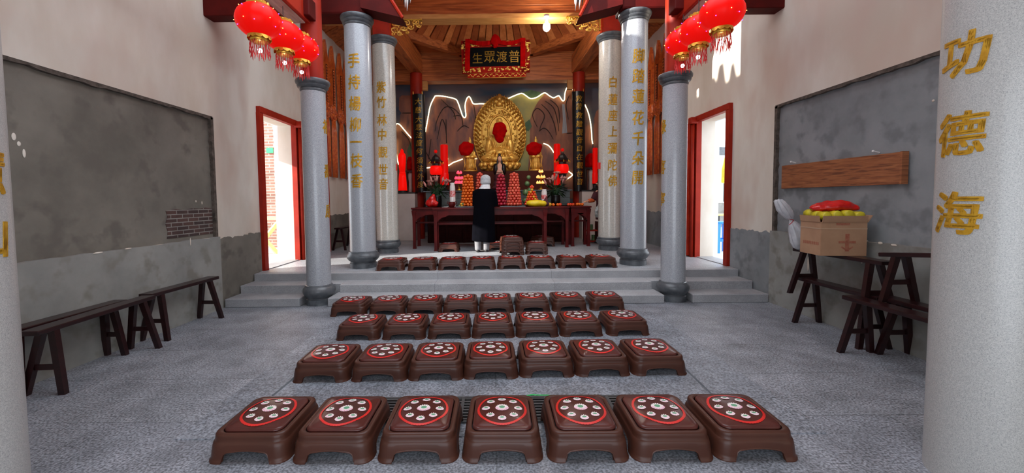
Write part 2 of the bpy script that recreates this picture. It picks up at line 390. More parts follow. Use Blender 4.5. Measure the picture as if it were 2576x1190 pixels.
def skin(name, nodes, edges, mat, parent=None, sub=2, root=0):
    """one continuous body grown along a skeleton: nodes = [(co, rx[, ry])]"""
    me = bpy.data.meshes.new(name)
    me.from_pydata([n[0] for n in nodes], edges, [])
    o = bpy.data.objects.new(name, me); COL.objects.link(o)
    if parent is not None: o.parent = parent
    m = o.modifiers.new('skin', 'SKIN'); m.use_smooth_shade = True
    for i, n in enumerate(nodes):
        sv = me.skin_vertices[0].data[i]
        sv.radius = (n[1], n[2] if len(n) > 2 else n[1]); sv.use_root = (i == root)
    s = o.modifiers.new('sub', 'SUBSURF'); s.levels = sub; s.render_levels = sub
    bake(o); o.data.materials.clear(); o.data.materials.append(mat)
    o.data.polygons.foreach_set('use_smooth', [True] * len(o.data.polygons))
    return o

_glyphs = {}
def glyph(ch, off=0.0, shear=0.0, ext=0.02):
    """verts, faces of a character about 1 unit tall, centred"""
    key = (ch, off, shear, ext)
    if key not in _glyphs:
        cu = bpy.data.curves.new('g', 'FONT'); cu.body = ch; cu.size = 1.0; cu.extrude = ext; cu.offset = off; cu.shear = shear
        cu.resolution_u = 2; cu.align_x = 'CENTER'
        o = bpy.data.objects.new('g', cu); COL.objects.link(o)
        dg = bpy.context.evaluated_depsgraph_get(); dg.update()
        me = bpy.data.meshes.new_from_object(o.evaluated_get(dg))
        bm = bmesh.new(); bm.from_mesh(me)
        for k in range(-6, 7):
            bmesh.ops.bisect_plane(bm, geom=bm.verts[:] + bm.edges[:] + bm.faces[:], plane_co=(k * .09, 0, 0), plane_no=(1, 0, 0))
        bm.verts.index_update()
        vs = [v.co.copy() for v in bm.verts]; fs = [tuple(v.index for v in p.verts) for p in bm.faces]; bm.free()
        if vs:
            x0, x1 = min(v.x for v in vs), max(v.x for v in vs); y0, y1 = min(v.y for v in vs), max(v.y for v in vs)
            for v in vs: v.x -= (x0 + x1) / 2; v.y -= (y0 + y1) / 2
        _glyphs[key] = (vs, fs)
        bpy.data.objects.remove(o); bpy.data.curves.remove(cu); bpy.data.meshes.remove(me)
    return _glyphs[key]

def lettering(items, place, off=0.0, shear=0.0, name='gold_character', mat=None, parent=None, ext=0.02):
    """items: [(char, u, v, size[, squash])]; place(u, v, w) -> local point"""
    for it in items:
        mb = MB(); ch, u, v, sz = it[:4]; sq = it[4] if len(it) > 4 else 1.0
        vs, fs = glyph(ch, 0.0, shear, ext)
        b = off
        for kx, ky in ((0, 0), (b, b * .7), (-b, -b * .7), (b, -b), (-b, b)) if b else ((0, 0),):
            bv = [mb.bm.verts.new(place(u + (p.x + kx) * sz * sq, v + (p.y + ky) * sz, (p.z + abs(kx) * .1) * sz)) for p in vs]
            for f in fs:
                try: mb.bm.faces.new([bv[i] for i in f])
                except ValueError: pass
        mb.build(name, mat or M['goldpaint'], parent)

def rrect(hx, hy, r, n=6):
    """rounded rectangle outline, counter-clockwise"""
    out = []
    for cx, cy, a in ((hx - r, hy - r, 0), (-hx + r, hy - r, 90), (-hx + r, -hy + r, 180), (hx - r, -hy + r, 270)):
        for i in range(n + 1):
            t = math.radians(a + 90 * i / n); out.append((cx + r * math.cos(t), cy + r * math.sin(t)))
    return out
# ------------------------------------------------------------------ the setting
XL, XR = -3.63, 3.68           # side walls
PZ = 0.33                      # height of the raised rear floor
ST1, ST2, ST3 = 5.24, 5.57, 5.90
YB = 12.0                      # mural wall

def wall(name, x, sgn, holes, niche):
    """side wall with its face on x; sgn = +1 when the room lies towards +x. holes / niche: (y0, y1, z0, z1)"""
    mb = MB()
    ys = [-1.0, 12.3]; z0, z1 = -0.2, 6.2
    def slab(xa, xb, rects, top):
        yy = sorted({-1.0, 12.3, *[r[0] for r in rects], *[r[1] for r in rects]})
        for a, b in zip(yy, yy[1:]):
            t = top((a + b) / 2)
            zz = sorted({z0, t, *[z for r in rects for z in r[2:4] if z0 < z < t and r[0] <= a and r[1] >= b]})
            for c, d in zip(zz, zz[1:]):
                if any(r[0] <= a and b <= r[1] and r[2] <= c and d <= r[3] for r in rects): continue
                mb.box(((xa + xb) / 2, (a + b) / 2, (c + d) / 2), (abs(xb - xa), b - a, d - c))
    top = lambda y: 5.4 if y < 5.6 else 6.4
    slab(x, x - sgn * 0.05, holes + [niche], lambda y: 5.4)
    slab(x - sgn * 0.05, x - sgn * 0.28, holes, lambda y: 5.4)
    bmesh.ops.remove_doubles(mb.bm, verts=mb.bm.verts[:], dist=1e-4)
    w = struct(mb.build(name, M['white']))
    return w

DL = (6.24, 7.28, PZ, 2.78)    # left doorway: y0, y1, z0, z1
DR = (6.25, 7.16, PZ, 2.76)
NL = (1.0, 5.20, 0.95, 2.50)
NR = (1.0, 5.24, 0.95, 2.58)
wl = wall('wall_left', XL, +1, [DL], NL)
wr = wall('wall_right', XR, -1, [DR], NR)

def wavy(y0, y1, z, amp, seed, n=40):
    return [(y0 + (y1 - y0) * i / n, z + amp * mnoise.noise(Vector((i * 0.55 + seed, seed, 0))) + amp * .5 * mnoise.noise(Vector((i * 1.9 + seed, 3, 0)))) for i in range(n + 1)]

def side_trim(x, sgn, niche, door, cem, seed, k):
    # recessed grey plaster panel at the back of the niche
    n0, n1, nz0, nz1 = niche
    mb = MB(); mb.box((x - sgn * 0.046, (n0 + n1) / 2, (nz0 + nz1) / 2), (0.012, n1 - n0, nz1 - nz0))
    struct(mb.build('trim_niche_panel', M[cem]))
    # rough broken edge of the niche
    mb = MB()
    top = wavy(n0, n1, nz1 - 0.02, 0.02, seed + 5, 60)
    mb.prism([(n0, nz1 + .012)] + [(p[0], p[1]) for p in top] + [(n1, nz1 + .012)], (x - sgn * 0.044, 0, 0), (0, 1, 0), (0, 0, 1), (sgn, 0, 0), 0.046)
    sd = [(n1 - 0.03 + 0.016 * mnoise.noise(Vector((i * .9, seed, 1))), nz0 + (nz1 - nz0) * i / 30) for i in range(31)]
    mb.prism(sd + [(n1 + .012, nz1), (n1 + .012, nz0)], (x - sgn * 0.044, 0, 0), (0, 1, 0), (0, 0, 1), (sgn, 0, 0), 0.046)
    struct(mb.build('trim_niche_edge', M['edge']))
    # cement dado below the niche, then along to the door, then in the rear hall
    mb = MB()
    d = wavy(-1.0, n1 + .02, nz0 + .005, 0.012, seed, 70)
    mb.prism([(-1.0, -0.05)] + d + [(n1 + .02, -0.05)], (x - sgn * .03, 0, 0), (0, 1, 0), (0, 0, 1), (sgn, 0, 0), 0.052)
    struct(mb.build('trim_dado', M['dado']))
    mb = MB()
    d = wavy(n1 + .02, door[0] - .10, nz0 - 0.02, 0.03, seed + 9, 26)
    mb.prism([(n1 + .02, -0.05)] + d + [(door[0] - .10, -0.05)], (x - sgn * .01, 0, 0), (0, 1, 0), (0, 0, 1), (sgn, 0, 0), 0.026)
    struct(mb.build('trim_dado', M[cem]))
    mb = MB()
    d = wavy(door[1] + .12, YB, 1.10, 0.035, seed + 21, 60)
    mb.prism([(door[1] + .12, PZ - .05)] + d + [(YB, PZ - .05)], (x - sgn * .01, 0, 0), (0, 1, 0), (0, 0, 1), (sgn, 0, 0), 0.026)
    struct(mb.build('trim_dado', M[cem]))
side_trim(XL, +1, NL, DL, 'cement', 1.3, 1)
side_trim(XR, -1, NR, DR, 'cement_r', 7.7, 2)

# exposed brick patch in the wall by the benches
mb = MB()
pts = [(4.44, 1.00), (5.17, 1.0), (5.17, 1.33), (5.05, 1.34), (4.96, 1.325), (4.85, 1.335), (4.7, 1.32), (4.58, 1.33), (4.44, 1.315), (4.46, 1.25), (4.43, 1.17), (4.455, 1.08)]
mb.prism(pts, (XL - .045, 0, 0), (0, 1, 0), (0, 0, 1), (1, 0, 0), 0.010)
struct(mb.build('trim_exposed_brick', M['brick']))
# white paint spatters on the cement
for (x, sgn, sp) in ((XL, 1, [(3.07, 1.92, .016, .03), (3.10, 1.87, .014, .02), (3.13, 1.80, .012, .035), (4.9, 1.42, .01, .014), (5.0, 1.4, .008, .02), (3.6, .955, .05, .008), (3.9, .957, .04, .007), (4.7, .94, .008, .05)]),
                     (XR, -1, [(3.9, .96, .03, .012), (3.75, .955, .025, .014), (3.62, .95, .03, .01), (3.9, .88, .006, .05), (4.0, .83, .01, .01), (3.93, .76, .01, .03), (4.6, .62, .016, .09), (3.4, 2.2, .012, .01)])):
    mb = MB()
    for (y, z, a, b) in sp:
        xx = x + sgn * (0.024 if z < .97 else -.038)
        mb.ball((xx, y, z), 1.0, 8, 6, (.004, a, b))
    struct(mb.build('trim_paint_spatter', M['white'], smooth=True))

# floor of the court, with its middle panel, joints and drain
mb = MB(); mb.box((0, 2.25, -0.06), (7.8, 7.7, .12))
struct(mb.build('floor', M['floor']))
mb = MB(); mb.box((0.02, 3.56, 0.002), (3.86, 2.55, .008))
struct(mb.build('floor_middle_panel', M['floor_mid']))
mb = MB()
for a, b in ((U(700, 985, z=.003), U(742, 950, z=.003)), (U(1735, 940, z=.003), U(1835, 1035, z=.003))):
    dv = (b - a); a2, b2 = a - dv * .3, b + dv * .6
    mb.tube([a2, b2], .012, 4)
struct(mb.build('trim_floor_joint', M['groove']))
# rear raised floor and steps
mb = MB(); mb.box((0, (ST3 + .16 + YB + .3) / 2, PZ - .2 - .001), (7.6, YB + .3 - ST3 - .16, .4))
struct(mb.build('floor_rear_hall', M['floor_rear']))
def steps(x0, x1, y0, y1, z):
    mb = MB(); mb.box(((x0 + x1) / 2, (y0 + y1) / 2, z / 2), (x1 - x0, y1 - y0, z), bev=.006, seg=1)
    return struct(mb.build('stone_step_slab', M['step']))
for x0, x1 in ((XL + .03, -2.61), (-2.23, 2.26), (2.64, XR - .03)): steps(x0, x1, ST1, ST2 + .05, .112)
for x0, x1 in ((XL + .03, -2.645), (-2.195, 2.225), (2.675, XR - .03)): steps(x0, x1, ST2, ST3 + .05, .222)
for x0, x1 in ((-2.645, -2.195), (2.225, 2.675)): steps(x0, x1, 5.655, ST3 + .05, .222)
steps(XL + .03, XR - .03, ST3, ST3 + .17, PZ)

# drain grate behind the front stools
gr = empty('drain_grate', (0, 0, 0), 0, 'dark iron slotted drain grate in the floor behind the front stools', 'drain grate')
ga, gb = U(748, 1022, z=0), U(1640, 1018, z=0)
yg = 2.58
mb = MB(); mb.box((.06, yg, .0055), (2.06, .30, .003)); mb.build('drain_pit', M['void'], gr)
mb = MB()
for i in range(8): mb.box((.06, yg - .126 + i * .036, .012), (2.04, .016, .012))
for i in range(15): mb.box((.06 - 1.0 + i * 2.0 / 14, yg, .0125), (.02, .29, .013))
mb.build('grate_slat', M['grate'], gr)
mb = MB()
for yy in (-.152, .152): mb.box((.06, yg + yy, .010), (2.10, .02, .014))
for xx in (-1.04, 1.04): mb.box((.06 + xx, yg, .010), (.02, .32, .014))
mb.build('frame', M['grate'], gr)
mb = MB()
a = U(1326, 997, z=.006)
pth = [a + Vector((x, .012 * math.sin(x * 22), .004 + .003 * math.sin(x * 50))) for x in [i * .012 for i in range(16)]]
for p, q in zip(pth, pth[1:]): mb.box((p + q) / 2, ((q - p).length + .003, .016, .003), rot=math.atan2(q.y - p.y, q.x - p.x))
bmesh.ops.remove_doubles(mb.bm, verts=mb.bm.verts[:], dist=.004)
tag(mb.build('green_strap', M['greentape']), 'thin bright green plastic strap lying by the drain grate', 'strap')

# mural wall
mb = MB(); mb.box((0, YB + .20, 2.6), (7.9, .2, 5.6))
struct(mb.build('wall_back', M['white']))

# doors: red frames, open leaf, sill
def door(name, x, sgn, d, ytop_over):
    t = empty(name, (x, d[0], PZ)); t['kind'] = 'structure'
    y0, y1, z0, z1 = d; hh = z1 - z0; w = y1 - y0
    mb = MB()
    mb.box((sgn * .012, -.035, hh / 2), (.09, .10, hh)); mb.build('jamb', M['red'], t)
    mb = MB(); mb.box((sgn * .012, w + .035, hh / 2), (.09, .10, hh)); mb.build('jamb', M['red'], t)
    mb = MB(); mb.box((sgn * .015, w / 2, hh + .045), (.10, w + .16, .10), bev=.006, seg=1); mb.build('head', M['red'], t)
    mb = MB(); mb.box((sgn * .10, w + .03, hh + .02), (.14, .12, .12), bev=.025, seg=3); mb.build('hinge_block', M['red'], t)
    mb = MB()
    mb.box((0, 0, 0), (.05, w - .04, hh - .03))
    for k in range(4): mb.box((sgn * .03, -w / 2 + .02 + (w - .04) * (k + .5) / 4, 0), (.008, (w - .04) / 4 - .012, hh - .03), bev=.002, seg=1)
    a = sgn * math.radians(-8)
    # leaf opened flat back along the wall beyond the far jamb
    leaf = mb.build('leaf', M['redbright'], t)
    leaf.location = (sgn * .13, w + .06 + w / 2 * .98, hh / 2); leaf.rotation_euler = (0, 0, a * .4)
    mb = MB(); mb.lathe([(.03, 0), (.03, hh)], (sgn * .10, w + .035, 0), 14); mb.build('pivot_post', M['red'], t, smooth=True)
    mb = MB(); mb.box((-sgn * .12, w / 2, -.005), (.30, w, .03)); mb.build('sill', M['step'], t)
    return t
door('door_1', XL, +1, DL, 0)
door('door_2', XR, -1, DR, 0)
# white linings of the doorways (thick wall)
for nm, x, sgn, d in (('trim_1', XL, 1, DL), ('trim_2', XR, -1, DR)):
    mb = MB()
    mb.box((x - sgn * .32, d[1] + .08, (d[2] + d[3]) / 2 + .15), (.08, .16, d[3] - d[2] + .3))
    mb.box((x - sgn * .32, d[0] - .08, (d[2] + d[3]) / 2 + .15), (.08, .16, d[3] - d[2] + .3))
    mb.box((x - sgn * .32, (d[0] + d[1]) / 2, d[3] + .08), (.08, d[1] - d[0] + .2, .14))
    struct(mb.build(nm, M['stucco']))
# ------------------------------------------------------------------ columns
def column(x, y, r, z0, z1, mats, rb, label, group, chars=None, face=-PI / 2, size=.28, v0=None, v1=None, cap=True, sq=.85, off=.016, base=True, capk=1.0):
    t = empty('stone_column', (x, y, z0), 0, label, 'column', group); t['kind'] = 'thing'
    h = z1 - z0
    if base:
        mb = MB()
        mb.lathe([(rb * .86, 0), (rb * .86, .075), (rb * .80, .082), (rb * .80, .095), (rb * .92, .12), (rb * 1.03, .155), (rb * 1.06, .185), (rb * 1.03, .215), (rb * .94, .238), (r * 1.12, .248), (r * 1.10, .262), (r * 1.01, .27)], seg=40)
        mb.build('base', M['darkstone'], t, auto=40)
    mb = MB()
    hc = .0 if not cap else .15
    mb.lathe([(r, .265 if base else 0), (r, h * .5), (r * .985, h - hc)], seg=48)
    mb.build('shaft', mats, t, auto=40)
    if cap:
        c = h - .16; k = capk
        mb = MB()
        mb.lathe([(r * .98, c), (r * 1.03, c + .012), (r * 1.05, c + .03), (r * 1.0, c + .042), (r * 1.10 * k, c + .058), (r * 1.14 * k, c + .078), (r * 1.10 * k, c + .086), (r * 1.22 * k, c + .108), (r * 1.26 * k, c + .135), (r * 1.22 * k, c + .155), (r * 1.1, c + .16)], seg=48)
        mb.build('capital', M['darkstone'], t, auto=50)
    if chars:
        n = len(chars)
        items = []
        for i, c in enumerate(chars):
            v = v0 + (v1 - v0) * i / max(n - 1, 1) if not isinstance(v0, (list, tuple)) else v0[i]
            items.append((c, 0, v - z0, size, sq))
        def place(u, v, w):
            a = face + u / r          # seen from outside, +u runs counter-clockwise
            q = r * .9915 + w + .002
            return Vector((q * math.cos(a), q * math.sin(a), v))
        lettering(items, place, off=off, shear=.08, parent=t, ext=.012)
    return t

def zat(px, py, Y): return U(px, py, Y=Y).z

G1, G2, G3 = 'slim granite columns at the foot of the steps', 'granite columns at the platform edge', 'pale columns inside the rear hall'
column(2.40, 1.89, .21, 0, 3.70, M['granite_near'], .27, 'thick pale granite column with large gold characters beside the stacked benches', 'entrance columns', '功德海', PI, .215, [zat(2445, 137, 1.89), zat(2440, 337, 1.89), zat(2435, 535, 1.89)], cap=False, off=.018, sq=.95, base=False)
column(-2.42, 1.73, .21, 0, 3.70, M['granite_near'], .27, 'thick pale granite column cut off by the picture edge, before the empty benches', 'entrance columns', '智慧山', 0, .215, [zat(10, 250, 1.75), zat(10, 432, 1.75), zat(10, 592, 1.75)], cap=False, off=.018, sq=.95, base=False)
column(-2.42, 5.43, .158, 0, zat(777, 196, 5.3), M['granite'], .20, 'slim granite column carrying a red post, at the outdoor brick doorway', G1, '福壽康', 0.1, .2, [zat(815, 318, 5.4), zat(815, 430, 5.4), zat(815, 530, 5.4)], capk=1.10)
column(2.45, 5.42, .158, 0, zat(1707, 180, 5.3), M['granite'], .20, 'slim granite column carrying a red post, at the doorway with the blue stool outside', G1, '祿喜寧', PI - .1, .2, [zat(1672, 318, 5.4), zat(1672, 420, 5.4), zat(1672, 500, 5.4)], capk=1.10)
column(-2.14, 6.45, .205, PZ, zat(895, 42, 6.4), M['granite'], .245, 'tall bluish granite column whose gold verse ends in the character for incense', G2, '手持楊柳一枝香', -PI / 2 - .05, .235, [zat(889, p, 6.25) for p in (152, 206, 260, 313, 357, 404, 455)])
column(2.27, 6.48, .205, PZ, zat(1596, 29, 6.4), M['granite'], .245, 'tall bluish granite column with its top in sunlight and a lotus verse in gold', G2, '脚踏蓮花千朵開', -PI / 2, .235, [zat(1600, p, 6.28) for p in (140, 191, 242, 296, 348, 398, 447)])
column(-2.22, 8.25, .226, PZ, zat(962, 96, 8.2), M['granite_warm'], .255, 'pale polished column with the purple bamboo verse in gold', G3, '紫竹林中觀世音', -PI / 2 - .02, .24, [zat(957, p, 8.03) for p in (219, 257, 302, 339, 383, 426, 463)])
column(2.43, 8.38, .226, PZ, zat(1530, 86, 8.3), M['granite_warm'], .255, 'pale polished column with sun flecks and the white lotus verse in gold', G3, '白蓮座上彌陀佛', -PI / 2, .24, [zat(1537, p, 8.15) for p in (206, 250, 290, 330, 373, 415, 455)])
# small red paper tags tied round the inner columns
for (px, py, Y, lab) in ((994, 421, 8.2, 'small square red paper tag pasted on the side of the bamboo verse column'), (1508, 417, 8.3, 'small square red paper tag pasted on the inner side of the white lotus verse column'), (1562, 409, 8.3, 'small red paper tag peeping out between the lotus verse columns')):
    p = U(px, py, Y=Y); mb = MB(); mb.box((0, 0, 0), (.075, .012, .135))
    tag(mb.build('red_paper_tag', M['redpaper'], loc=p), lab, 'paper tag', 'red paper tags')

# ------------------------------------------------------------------ timber above the court
def beam(name, a, b, w, h, m, bev=.012):
    """beam whose underside centre line runs a -> b"""
    a, b = Vector(a), Vector(b); d = b - a; L = d.length
    mb = MB(); mb.box((0, 0, h / 2), (L, w, h), bev=bev, seg=2)
    o = mb.build(name, m)
    q = d.to_track_quat('X', 'Z'); o.rotation_mode = 'QUATERNION'; o.rotation_quaternion = q; o.location = (a + b) / 2
    return struct(o)
zL, zR = zat(640, 50, 5.2), zat(1800, 24, 5.2)
beam('cross_beam', (XL - .1, 5.22, 3.75), (-2.3, 5.22, 3.75), .20, .24, M['darkred'])
beam('cross_beam', (2.3, 5.22, 3.78), (XR + .1, 5.22, 3.78), .20, .24, M['darkred'])
# beams running from the entrance columns to the slim columns
for s, x in ((-1, -2.50), (1, 2.54)):
    beam('long_beam', (x, 1.2, 3.72), (x, 5.3, 3.72), .26, .42, M['red'])
    mb = MB(); mb.box((x - s * -.0, 3.2, 3.711), (.17, 4.1, .016)); struct(mb.build('long_beam_slat', M['woodtrim']))
# red posts on the slim columns
for x, y, zz in ((-2.42, 5.43, zat(777, 197, 5.3)), (2.45, 5.42, zat(1707, 182, 5.3))):
    mb = MB(); mb.lathe([(.135, 0), (.135, 3.2)], seg=32); o = mb.build('post_pillar', M['red'], auto=40, loc=(x, y, zz)); struct(o)
# lateral dark red eave beams over the tall columns
def eave(x0, x1, z, end, s):
    """short eave beam over a tall column with a dipping bracket towards the middle"""
    t = empty('eave_beam', (0, 0, 0)); t['kind'] = 'structure'
    mb = MB(); mb.box(((x0 + x1) / 2, 6.50, z + .45), (abs(x1 - x0), .40, .9), bev=.03, seg=2)
    mb.build('beam', M['darkred'], t)
    mb = MB(); P = [U(px, py, Y=6.2) for px, py in end]
    mb.prism([(p.x, p.z) for p in P], (0, 6.22, 0), (1, 0, 0), (0, 0, 1), (0, 1, 0), .34)
    mb.build('dipping_bracket', M['darkred'], t)
    a, b = P[1], P[2]
    mb = MB(); mb.tube([a + Vector((0, .015, 0)), b + Vector((0, .015, 0)), b + (b - a) * .9 + Vector((0, .015, 0))], .026, 6); mb.build('lit_edge', M['redbright'], t)  # brighter red strip stands in for the light along the beam edge
    return t
zl = zat(895, 42, 6.4) + .003
eave(-2.95, -1.98, zl, [(905, 17), (1012, 43), (985, 0), (962, -40), (905, -40)], -1)
zr = zat(1596, 29, 6.4) + .003
eave(2.02, 2.98, zr, [(1568, 9), (1459, 39), (1478, 0), (1492, -40), (1568, -40)], 1)
# carved painted tails hanging from the brackets
def tails(pxs, lab):
    t = empty('hanging_carved_tail', U(*pxs[0][:2], Y=6.1), 0, lab, 'carving', 'carved tails under the eaves')
    o = t.location
    for i, (px, y1, w, c) in enumerate(pxs):
        a = U(px, -45, Y=6.1) - o; b = U(px + w, y1, Y=6.1) - o
        mid = (a + b) / 2 + Vector((.02, 0, .02))
        mb = MB(); mb.tube([a, mid, b], .02, 8, rs=[.03, .026, .002]); mb.build('feather', M['porcelain'] if c else M['blackm'], t, smooth=True)
    return t
tails([(1007, 4, 3, 0), (1013, 12, 3, 0), (1016, 20, 3, 1), (1021, 28, 3, 1), (1026, 14, 2, 0), (1030, 8, 2, 1)], 'black and white carved tail hanging under the eave by the column with sunless top')
tails([(1444, 10, 1, 1), (1448, 27, -1, 1), (1453, 16, 0, 0), (1458, 24, -1, 1), (1463, 14, 1, 0)], 'black and white carved tail hanging under the eave by the sunlit column')

# ------------------------------------------------------------------ timber of the rear hall
YB3 = 8.35
zb = zat(1240, 47, YB3)
mb = MB()
mb.box((.05, YB3 + .12, zb + .045), (7.35, .30, .09)); struct(mb.build('wood_beam_lip', M['woodlight']))
mb = MB(); mb.box((.05, YB3 + .14, zb + .60), (7.35, .22, 1.05))
for k in range(6): mb.box((.05, YB3 + .025, zb + .10 + .17 * (k + .5)), (7.35, .012, .16), bev=.004, seg=1)
struct(mb.build('wood_beam', M['wood']))
# red stub posts on the inner columns
for x, y, z0 in ((-2.22, 8.25, zat(962, 97, 8.2)), (2.43, 8.38, zat(1530, 87, 8.3))):
    mb = MB(); mb.box((x, y, (z0 + zb) / 2), (.34, .26, zb - z0)); struct(mb.build('stub_post_pillar', M['redbright']))
# back columns with couplet boards
CBL, CBR = U(1049, 300, Y=11.2), U(1456, 300, Y=11.2)
ztl, ztr = zat(1048, 186, 11.2), zat(1455, 184, 11.2)
for p, zt, lab in ((CBL, ztl, 'dark red round column behind the black verse board by the tall candle pair'), (CBR, ztr, 'dark red round column behind the black verse board beside the person in maroon')):
    mb = MB(); mb.lathe([(.165, 0), (.165, zt - PZ)], seg=28)
    o = mb.build('altar_column', M['red'], auto=40, loc=(p.x, p.y, PZ)); tag(o, lab, 'column', 'red altar columns', 'thing')
for a_, b_ in (((1061, 186), (1075, 226)), ((1428, 186), (1441, 224))):
    pa_, pb_ = U(*a_, Y=11.3), U(*b_, Y=11.3)
    mb = MB(); mb.box(((pa_.x + pb_.x) / 2, 11.36, (pa_.z + pb_.z) / 2 + .05), (abs(pb_.x - pa_.x), .12, abs(pa_.z - pb_.z) + .1)); struct(mb.build('trim_beam_block', M['woodlight']))
# back beam, frieze and corner ceilings
zbb = zat(1240, 204, 11.35); zft = zat(1245, 131, 11.05)
mb = MB()
mb.box((.09, 11.45, (zbb + zft + .45) / 2), (7.3, .34, zft + .45 - zbb))
for k in range(8): mb.box((.09, 11.275, zbb + .1 + (zft + .35 - zbb) * (k + .5) / 8), (7.3, .014, (zft + .35 - zbb) / 8 - .012), bev=.004, seg=1)
struct(mb.build('rear_wood_beam', M['wood']))
beam('wood_tie_beam', (-2.22, 8.4, zat(985, 90, 8.4) + .02), (-2.12, 11.4, ztl + .02), .32, .5, M['wood'])
beam('wood_tie_beam', (2.43, 8.4, zat(1512, 80, 8.4) + .02), (2.36, 11.4, ztr + .02), .32, .5, M['wood'])
# octagonal plank ceiling with its ring
cx, cy, ap = .10, 8.72, 2.36
R8 = ap / math.cos(PI / 8)
octa = [(cx + R8 * math.cos(PI / 8 + i * PI / 4), cy + R8 * math.sin(PI / 8 + i * PI / 4)) for i in range(8)]
mb = MB()
for i in range(8):
    a, b = octa[i], octa[(i + 1) % 8]
    d = Vector((b[0] - a[0], b[1] - a[1], 0)); L = d.length; mid = Vector(((a[0] + b[0]) / 2, (a[1] + b[1]) / 2, zft - .05))
    mb.box(mid + Vector((0, 0, .06)), (L + .06, .16, .20), rot=math.atan2(d.y, d.x))
struct(mb.build('ceiling_octagon_ring', M['wood']))
apex = Vector((cx, cy, zft + 2.0))
mb = MB()
for i in range(8):
    a, b = Vector((*octa[i], zft + .06)), Vector((*octa[(i + 1) % 8], zft + .06))
    n = 9; nrm = (b - a).cross(apex - a).normalized()
    for k in range(n):
        p, q = a.lerp(b, (k + .06) / n), a.lerp(b, (k + .94) / n)
        off = nrm * (.012 if k % 2 else -.012)
        top1, top2 = p.lerp(apex, .93), q.lerp(apex, .93)
        pr = [p + off, q + off, top2 + off, top1 + off]
        pr2 = [v - nrm * .03 for v in pr]
        vs = [mb.bm.verts.new(v) for v in pr + pr2]
        mb.mi = (k * 5 + i * 3) % 3 if k % 3 else (k + i) % 3
        for f in ((0, 1, 2, 3), (7, 6, 5, 4), (0, 4, 5, 1), (1, 5, 6, 2), (2, 6, 7, 3), (3, 7, 4, 0)):
            mb.bm.faces.new([vs[j] for j in f]).material_index = mb.mi
    pr = [a + nrm * .06, b + nrm * .06, apex + nrm * .06]
    mb.poly(pr)
struct(mb.build('ceiling_octagon', [M['wood2'], M['wood3'], M['wood2']]))
# flat plank ceiling outside the octagon, sloping side roofs
mb = MB()
for (x0, x1, y0, y1) in ((-2.6, 2.8, 11.05, 12.1),):
    mb.box(((x0 + x1) / 2, (y0 + y1) / 2, zft + .12), (x1 - x0, y1 - y0, .06))
for i, (sx, sy) in ((0, (1, 1)), (3, (-1, 1))):
    c1, c2 = octa[i], octa[(i + (0 if sx > 0 else 0)) % 8]
for q in ([octa[0], octa[1], (cx + ap + .12, cy + ap)], [octa[2], octa[3], (cx - ap - .12, cy + ap)]):
    mb.prism(q, (0, 0, zft + .08), (1, 0, 0), (0, 1, 0), (0, 0, 1), .05)
struct(mb.build('ceiling_corner', M['wood']))
def sideroof(x0, z0, x1, z1):
    mb = MB(); n = 22
    for k in range(n):
        y = 6.1 + 6.0 * k / n; dz = .012 if k % 2 else 0
        mb.prism([(x0, z0 + dz), (x1, z1 + dz), (x1, z1 + .05 + dz), (x0, z0 + .05 + dz)], (0, y, 0), (1, 0, 0), (0, 0, 1), (0, 1, 0), 6.0 / n - .006)
    struct(mb.build('ceiling_side_roof', M['wood']))
sideroof(XL - .1, 5.0, -2.0, 5.9); sideroof(XR + .1, 5.08, 2.2, 5.95)
mb = MB(); mb.box((0, 9.3, 7.6), (8.0, 6.2, .1)); struct(mb.build('ceiling', M['wood']))
mb = MB(); mb.box((0, 6.9, 6.75), (8.0, .12, 1.8)); struct(mb.build('ceiling_gable', M['wood']))
